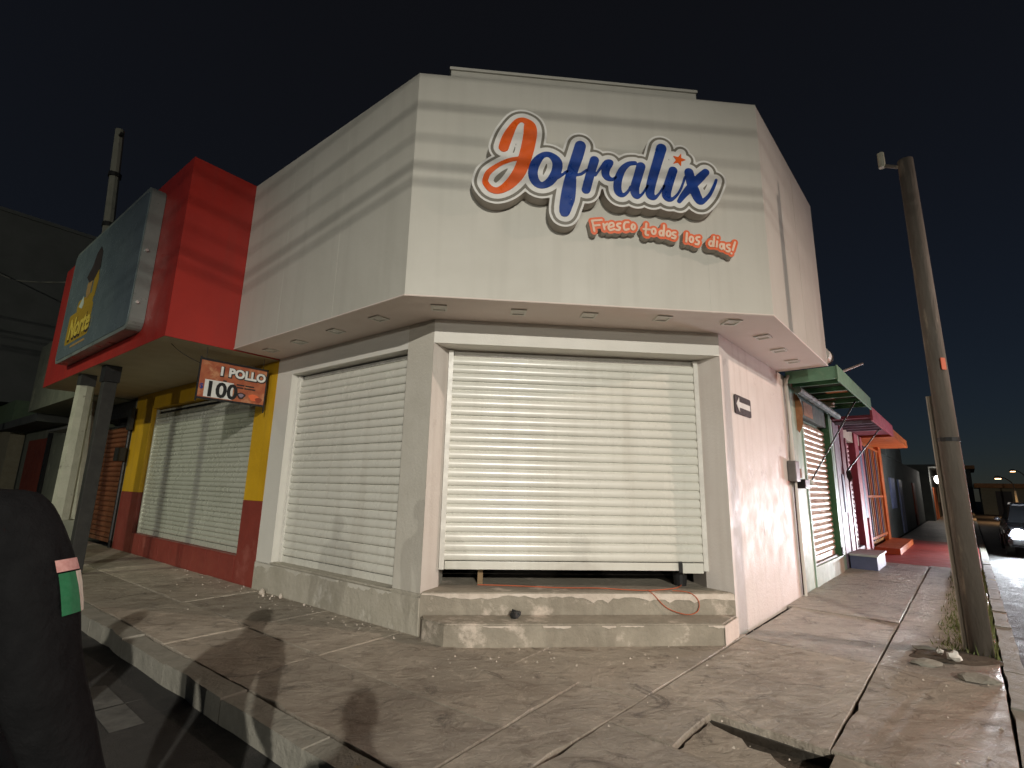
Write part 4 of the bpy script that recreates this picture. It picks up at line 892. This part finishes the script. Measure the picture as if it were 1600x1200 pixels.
# ================================================================ cars on the right street
def make_car(front, ahead, label, paint, lit):
    """front: middle of the nose at road level; ahead: direction from the nose to the tail"""
    ahead = Vector(ahead).normalized(); side = Vector((-ahead.y, ahead.x, 0))
    car = Thing('car', front + ahead*2.1, label, 'car')
    def P(x, y, z): return front + ahead*x + side*y + Vector((0, 0, z))
    def lofted(secs, fn):
        bm = bmesh.new(); rings = [[bm.verts.new(P(x, y, z)) for y, z in fn(*r)] for x, *r in secs]; n = len(rings[0])
        for i in range(len(rings) - 1):
            for k in range(n): bm.faces.new((rings[i][k], rings[i][(k+1) % n], rings[i+1][(k+1) % n], rings[i+1][k]))
        bm.faces.new(rings[0]); bm.faces.new(rings[-1][::-1]); return bm
    secs = [(0, .40, .62, .78), (.10, .28, .72, .84), (.5, .25, .82, .87), (1.1, .25, .93, .88), (2.2, .25, .96, .88), (3.4, .25, .98, .88), (4.05, .28, .95, .85), (4.2, .45, .86, .80)]
    bm = lofted(secs, lambda z0, z1, hw: [(-hw*.94, z0), (-hw, z0 + (z1 - z0)*.35), (-hw*.98, z0 + (z1 - z0)*.7), (-hw*.88, z1), (hw*.88, z1), (hw*.98, z0 + (z1 - z0)*.7), (hw, z0 + (z1 - z0)*.35), (hw*.94, z0)])
    body = car.part('body', bm, paint, smooth=False)
    car.part('cabin_glass', lofted([(1.05, .90, .92, .74), (1.75, .90, 1.42, .60), (3.0, .90, 1.45, .60), (3.8, .90, .97, .72)], lambda z0, z1, hw: [(-hw - .08, z0), (-hw, z1), (hw, z1), (hw + .08, z0)]), 'car_glass')
    car.part('roof', lofted([(1.70, 1.40, 1.45, .59), (1.9, 1.43, 1.49, .61), (2.9, 1.44, 1.50, .61), (3.1, 1.40, 1.45, .59)], lambda z0, z1, hw: [(-hw, z0), (-hw*.94, z1), (hw*.94, z1), (hw, z0)]), paint)
    car.part('front_bumper', lofted([(-.05, .36, .50, .74), (.08, .34, .52, .82)], lambda z0, z1, hw: [(-hw, z0), (-hw, z1), (hw, z1), (hw, z0)]), 'black')
    car.part('grille', lofted([(-.012, .55, .64, .38), (.02, .54, .65, .4)], lambda z0, z1, hw: [(-hw, z0), (-hw, z1), (hw, z1), (hw, z0)]), 'chrome')
    for y in (-.60, .60):
        car.part('headlight', lump(P(.0, y, .68), .14, (1, 1, .75), 2, 0, 1), 'headlight' if lit == 'front' else 'chrome', smooth=True)
        car.part('tail_light', lump(P(4.19, y*1.1, .78), .10, (.9, .9, .8), 2, 0, 1), 'tail_red' if lit == 'rear' else 'brick_red', smooth=True)
        car.part('mirror', lump(P(1.35, y*1.58, 1.0), .08, (1, .9, .8), 2, 0, 1), paint, smooth=True)
        sd = bpy.data.lights.new('beam', 'SPOT'); sd.spot_blend = 1.; sd.shadow_soft_size = .08
        if lit == 'front': sd.energy, sd.color, sd.spot_size, q, d = HEAD_E, (.88, .94, 1), math.radians(110), P(-.14, y, .68), -ahead
        else: sd.energy, sd.color, sd.spot_size, q, d = TAIL_E, (1, .07, .05), math.radians(150), P(4.34, y*1.1, .80), ahead - Vector((0, 0, .35))
        so = bpy.data.objects.new('beam', sd); COL.objects.link(so); so.parent = car.e; so.location = q - car.base
        so.rotation_euler = d.to_track_quat('-Z', 'Y').to_euler()
    for x in (.8, 3.4):
        for y in (-.80, .80):
            w_ = car.part('wheel', tube_bm([P(x, y - .09, .31), P(x, y + .09, .31)], .31, 20), 'tyre'); car.part('rim', tube_bm([P(x, y - .1, .31), P(x, y + .1, .31)], .18, 14), 'rim', w_)
    return car
make_car(PR(14.3, 3.52, ROAD), dR, 'dark car at right edge with glaring headlights facing the camera', 'car_red', 'front')
make_car(PR(17.4, 6.3, ROAD), -dR, 'unseen silver car in the far lane, added for its red tail-light glow', 'car_silver', 'rear')  # unseen car out of frame, put in to throw red light on the street

# ================================================================ street lamps
def street_lamp(pos, aim, label, energy, colour, glass, cone, blend, soft, post_dir):
    pos = Vector(pos); aim = Vector(aim); d = Vector((*post_dir, 0)).normalized(); foot = Vector((pos.x, pos.y, ROAD)) + d*1.8
    t_ = Thing('street_lamp', foot, label, 'street lamp', 'street lamps')
    t_.part('post', tube_bm([foot, Vector((foot.x, foot.y, pos.z - .6))], .10, 10, .06), 'concrete_post')
    t_.part('arm', wire([Vector((foot.x, foot.y, pos.z - .62)), Vector((foot.x, foot.y, pos.z - .1)) - d*.2, Vector((foot.x, foot.y, pos.z + .22)) - d*1.0, pos + Vector((0, 0, .24)) + d*.3], .035), 'metal_grey')
    bm = bmesh.new(); bmesh.ops.create_icosphere(bm, subdivisions=2, radius=1)
    for v in bm.verts: v.co = Vector((v.co.x*.20, v.co.y*.20, max(v.co.z, -.2)*.15 + .22)) + pos
    t_.part('head', bm, 'metal_grey', smooth=True)
    t_.part('lens', tube_bm([pos + Vector((0, 0, .18)), pos + Vector((0, 0, .14))], .15, 16), glass)
    if energy:
        ld = bpy.data.lights.new('lamp_light', 'SPOT'); ld.energy = energy; ld.color = colour; ld.spot_size = math.radians(cone); ld.spot_blend = blend; ld.shadow_soft_size = soft
        lo = bpy.data.objects.new('lamp_light', ld); COL.objects.link(lo); lo.parent = t_.e; lo.location = pos - t_.base
        lo.rotation_euler = (aim - pos).to_track_quat('-Z', 'Y').to_euler()
    return t_
street_lamp((3.2, -24, 8.3), (.5, -4.4, 0), 'warm street lamp on a post behind the camera, facing the shop', LAMP_A, LAMP_A_COL, 'lamp_glass', 44, 1., .12, (0, -1))
street_lamp((13.4, -4.4, 6.8), (6.0, -1.2, 0), 'pinkish street lamp across the right street', LAMP_B, LAMP_B_COL, 'lamp_pink', 80, 1., .10, (.92, -.39))
street_lamp(PL(8, 10, 7), PL(9.5, .5, 1.2), 'greenish street lamp across the left street', LAMP_D, LAMP_D_COL, 'lamp_glass', 74, 1., .10, (-.6, -.7))
street_lamp((-8.5, -46, 5.9), (.5, 0, 3.0), 'distant warm street lamp far behind the camera', LAMP_C, LAMP_C_COL, 'lamp_glass', 120, .8, .10, (-1, 0))
cpos = Vector((.4009, -5.4571, 1.5))
for d, t_, lab in (((.7595, .6501, .0215), 46, 'far orange street lamp, lower of the two at right edge'), ((.7698, .6375, .0323), 58, 'far orange street lamp, upper of the two at right edge')):
    q = cpos + Vector(d)*t_; street_lamp(q, q - Vector((0, 0, 5)), lab, 500, (1, .55, .25), 'lamp_far_orange', 150, 1, .2, (1, .3))
# power lines over the street behind the camera (their shadows cross the fascia)
for k, (z0, z1, y, lab) in enumerate(((6.83, 6.79, -9.0, 'topmost'), (6.50, 6.55, -9.1, 'second highest'), (6.36, 6.28, -9.4, 'middle'), (6.12, 6.08, -9.2, 'second lowest'), (6.02, 6.0, -9.3, 'lowest'))):
    pts = [Vector((-16 + 4*i, y, z0 + (z1 - z0)*i/8 + .22*((i - 4)/4)**2 - .025*math.sin(i*.8 + k))) for i in range(9)]
    solo('power_line', wire(pts, (.019, .017, .011, .018, .014)[k]), 'black_cable', pts[4], 'black power line over the road behind the camera, %s of the bundle' % lab, 'cable', 'power lines over the road')

# ================================================================ people
def make_person(name, base, face, label, h=1.75, arm=0.35, jacket='jacket', patch=False, raise_arms=False):
    """one continuous skinned body; built facing +y, then turned to 'face' (radians about z)"""
    k = h/1.75
    V = []; E = []; Rr = []
    def add(p, r, par=None):
        V.append(Vector(p)*k); Rr.append(r*k if isinstance(r, (int, float)) else tuple(x*k for x in r)); i = len(V) - 1
        if par is not None: E.append((par, i))
        return i
    pel = add((0, 0, .95), (.165, .125)); wst = add((0, .01, 1.08), (.15, .115), pel); chest = add((0, .0, 1.28), (.20, .14), wst); coll = add((0, -.01, 1.43), (.13, .10), chest)
    neck = add((0, .005, 1.50), .062, coll); skull0 = add((0, .03, 1.57), .072, neck); skull = add((0, .02, 1.66), (.078, .098), skull0); add((0, .01, 1.72), .055, skull)
    add((0, .115, 1.615), .018, skull0)
    hands = []
    for sx in (-1, 1):
        sh = add((sx*.19, -.01, 1.42), .078, coll)
        if raise_arms: pts = [((sx*.25, .08, 1.18), .055), ((sx*.13, .30, 1.40), .042), ((sx*.07, .36, 1.46), .03)]
        else: pts = [((sx*.245, -.02, 1.14), .066), ((sx*.255, .05, .90), .054), ((sx*.262, .08, .83), .03)]
        el = add((sx*.23, -.01, 1.30), .072, sh); el = add(*pts[0], el); wr = add(*pts[1], el); hd = add(*pts[2], wr)
        d = (Vector(pts[2][0]) - Vector(pts[1][0])).normalized(); side = Vector((0, 1, 0)) if not raise_arms else Vector((0, 0, 1))
        palm = add(Vector(pts[2][0]) + d*.05, (.02, .034), hd)
        for f_ in range(4):
            off = side*(.027 - .018*f_); ln = (.036, .042, .039, .03)[f_]
            a = add(Vector(pts[2][0]) + d*.085 + off, .0095, palm); b_ = add(Vector(pts[2][0]) + d*(.085 + ln) + off*1.1 + Vector((-sx*.012, 0, 0)), .0085, a); add(Vector(pts[2][0]) + d*(.085 + ln*1.7) + off*1.1 + Vector((-sx*.03, 0, 0)), .0075, b_)
        a = add(Vector(pts[2][0]) + d*.02 + side*.04, .011, hd); add(Vector(pts[2][0]) + d*.06 + side*.062, .009, a)
        hip = add((sx*.095, 0, .88), (.105, .11), pel); kn = add((sx*.088, .02, .50), .080, hip); an = add((sx*.085, -.02, .09), .060, kn); ft = add((sx*.09, .06, .04), (.048, .036), an); add((sx*.10, .17, .032), (.044, .028), ft)
    me = bpy.data.meshes.new(name); me.from_pydata(V, E, []); o = bpy.data.objects.new(name, me); COL.objects.link(o)
    m = o.modifiers.new('skin', 'SKIN'); m.use_smooth_shade = True; m.branch_smoothing = .4
    for i, r in enumerate(Rr): me.skin_vertices[0].data[i].radius = r if isinstance(r, tuple) else (r, r)
    me.skin_vertices[0].data[0].use_root = True
    o.modifiers.new('sub', 'SUBSURF').levels = 2; o.modifiers['sub'].render_levels = 2
    dg = bpy.context.evaluated_depsgraph_get(); dg.update()
    bme = bpy.data.meshes.new_from_object(o.evaluated_get(dg)); bpy.data.objects.remove(o)
    bme.materials.clear()
    for mm in (jacket, 'skin', 'black'): bme.materials.append(MATS[mm])
    for f in bme.polygons:
        c = f.center/k
        f.material_index = 1 if (c.z > 1.51 or (abs(c.x) > .2 and c.z < .87 and not raise_arms) or (raise_arms and c.y > .31)) else (2 if c.z < .10 else 0)
    bme.shade_smooth()
    p = me_obj(name, bme, None, None, base, face); tag(p, label, 'person')
    bm = bmesh.new(); bmesh.ops.create_uvsphere(bm, u_segments=20, v_segments=14, radius=1)
    for v in bm.verts: v.co = Vector((v.co.x*.094, v.co.y*.115 + .008, v.co.z*.10 + 1.675))*k
    bmesh.ops.delete(bm, geom=[v for v in bm.verts if v.co.z/k < 1.60 or (v.co.y/k > .06 and v.co.z/k < 1.71)], context='VERTS'); bm_obj('hair', bm, 'hair', p, smooth=True)
    for sx in (-1, 1):
        bm = bmesh.new(); bmesh.ops.create_icosphere(bm, subdivisions=2, radius=1)
        for v in bm.verts: v.co = Vector((v.co.x*.014 + sx*.088, v.co.y*.022 + .01, v.co.z*.034 + 1.63))*k
        bm_obj('ear', bm, 'skin', p, smooth=True)
        bm = bmesh.new(); bmesh.ops.create_icosphere(bm, subdivisions=1, radius=.011*k); bmesh.ops.translate(bm, verts=bm.verts, vec=Vector((sx*.034, .106, 1.64))*k); bm_obj('eye', bm, 'black', p)
    bm = bmesh.new(); bmesh.ops.create_icosphere(bm, subdivisions=1, radius=1)
    for v in bm.verts: v.co = Vector((v.co.x*.026, v.co.y*.008 + .104, v.co.z*.007 + 1.575))*k
    bm_obj('mouth', bm, 'brick_red', p)
    return p, k, bme
def arm_patch(p, bme, k, z0, z1, a0, a1, m, name, lift=.004):
    """cloth patch wrapped on the right upper arm by following its surface"""
    from mathutils.bvhtree import BVHTree
    bv = BVHTree.FromPolygons([v.co for v in bme.vertices], [list(f.vertices) for f in bme.polygons])
    bm = bmesh.new(); G_ = []
    for j in range(7):
        z = (z0 + (z1 - z0)*j/6)*k; row = []
        cxm = Vector((.235*k, -.015*k, z))
        for i in range(9):
            a = math.radians(a0 + (a1 - a0)*i/8); d = Vector((math.cos(a), math.sin(a), 0))
            h = bv.ray_cast(cxm + d*.4, -d)[0] or (cxm + d*.06)
            row.append(bm.verts.new(h + d*lift))
        G_.append(row)
    for j in range(6):
        for i in range(8): bm.faces.new((G_[j][i], G_[j][i+1], G_[j+1][i+1], G_[j+1][i]))
    o = bm_obj(name, bm, m, p, smooth=True); return o
guard, k, bme = make_person('person', (-.455, -4.27, ROAD), math.radians(-4), 'person in black clothes at left edge, green and white patch on sleeve', 1.93, patch=True)
arm_patch(guard, bme, k, 1.22, 1.295, -16, 20, 'patch_green', 'sleeve_patch'); arm_patch(guard, bme, k, 1.22, 1.295, 20.5, 52, 'patch_white', 'sleeve_patch'); arm_patch(guard, bme, k, 1.298, 1.320, -18, 45, 'patch_pink', 'sleeve_tab')
guard.rotation_euler.y = math.radians(-11)
make_person('person', (.40, -5.78, ROAD), math.radians(-5), 'person standing behind the camera whose shadow falls on the pavement', 1.76)
make_person('person', (-1.95, -3.85, ROAD), math.radians(20), 'person beside the left one whose shadow falls by the kerb', 1.74)
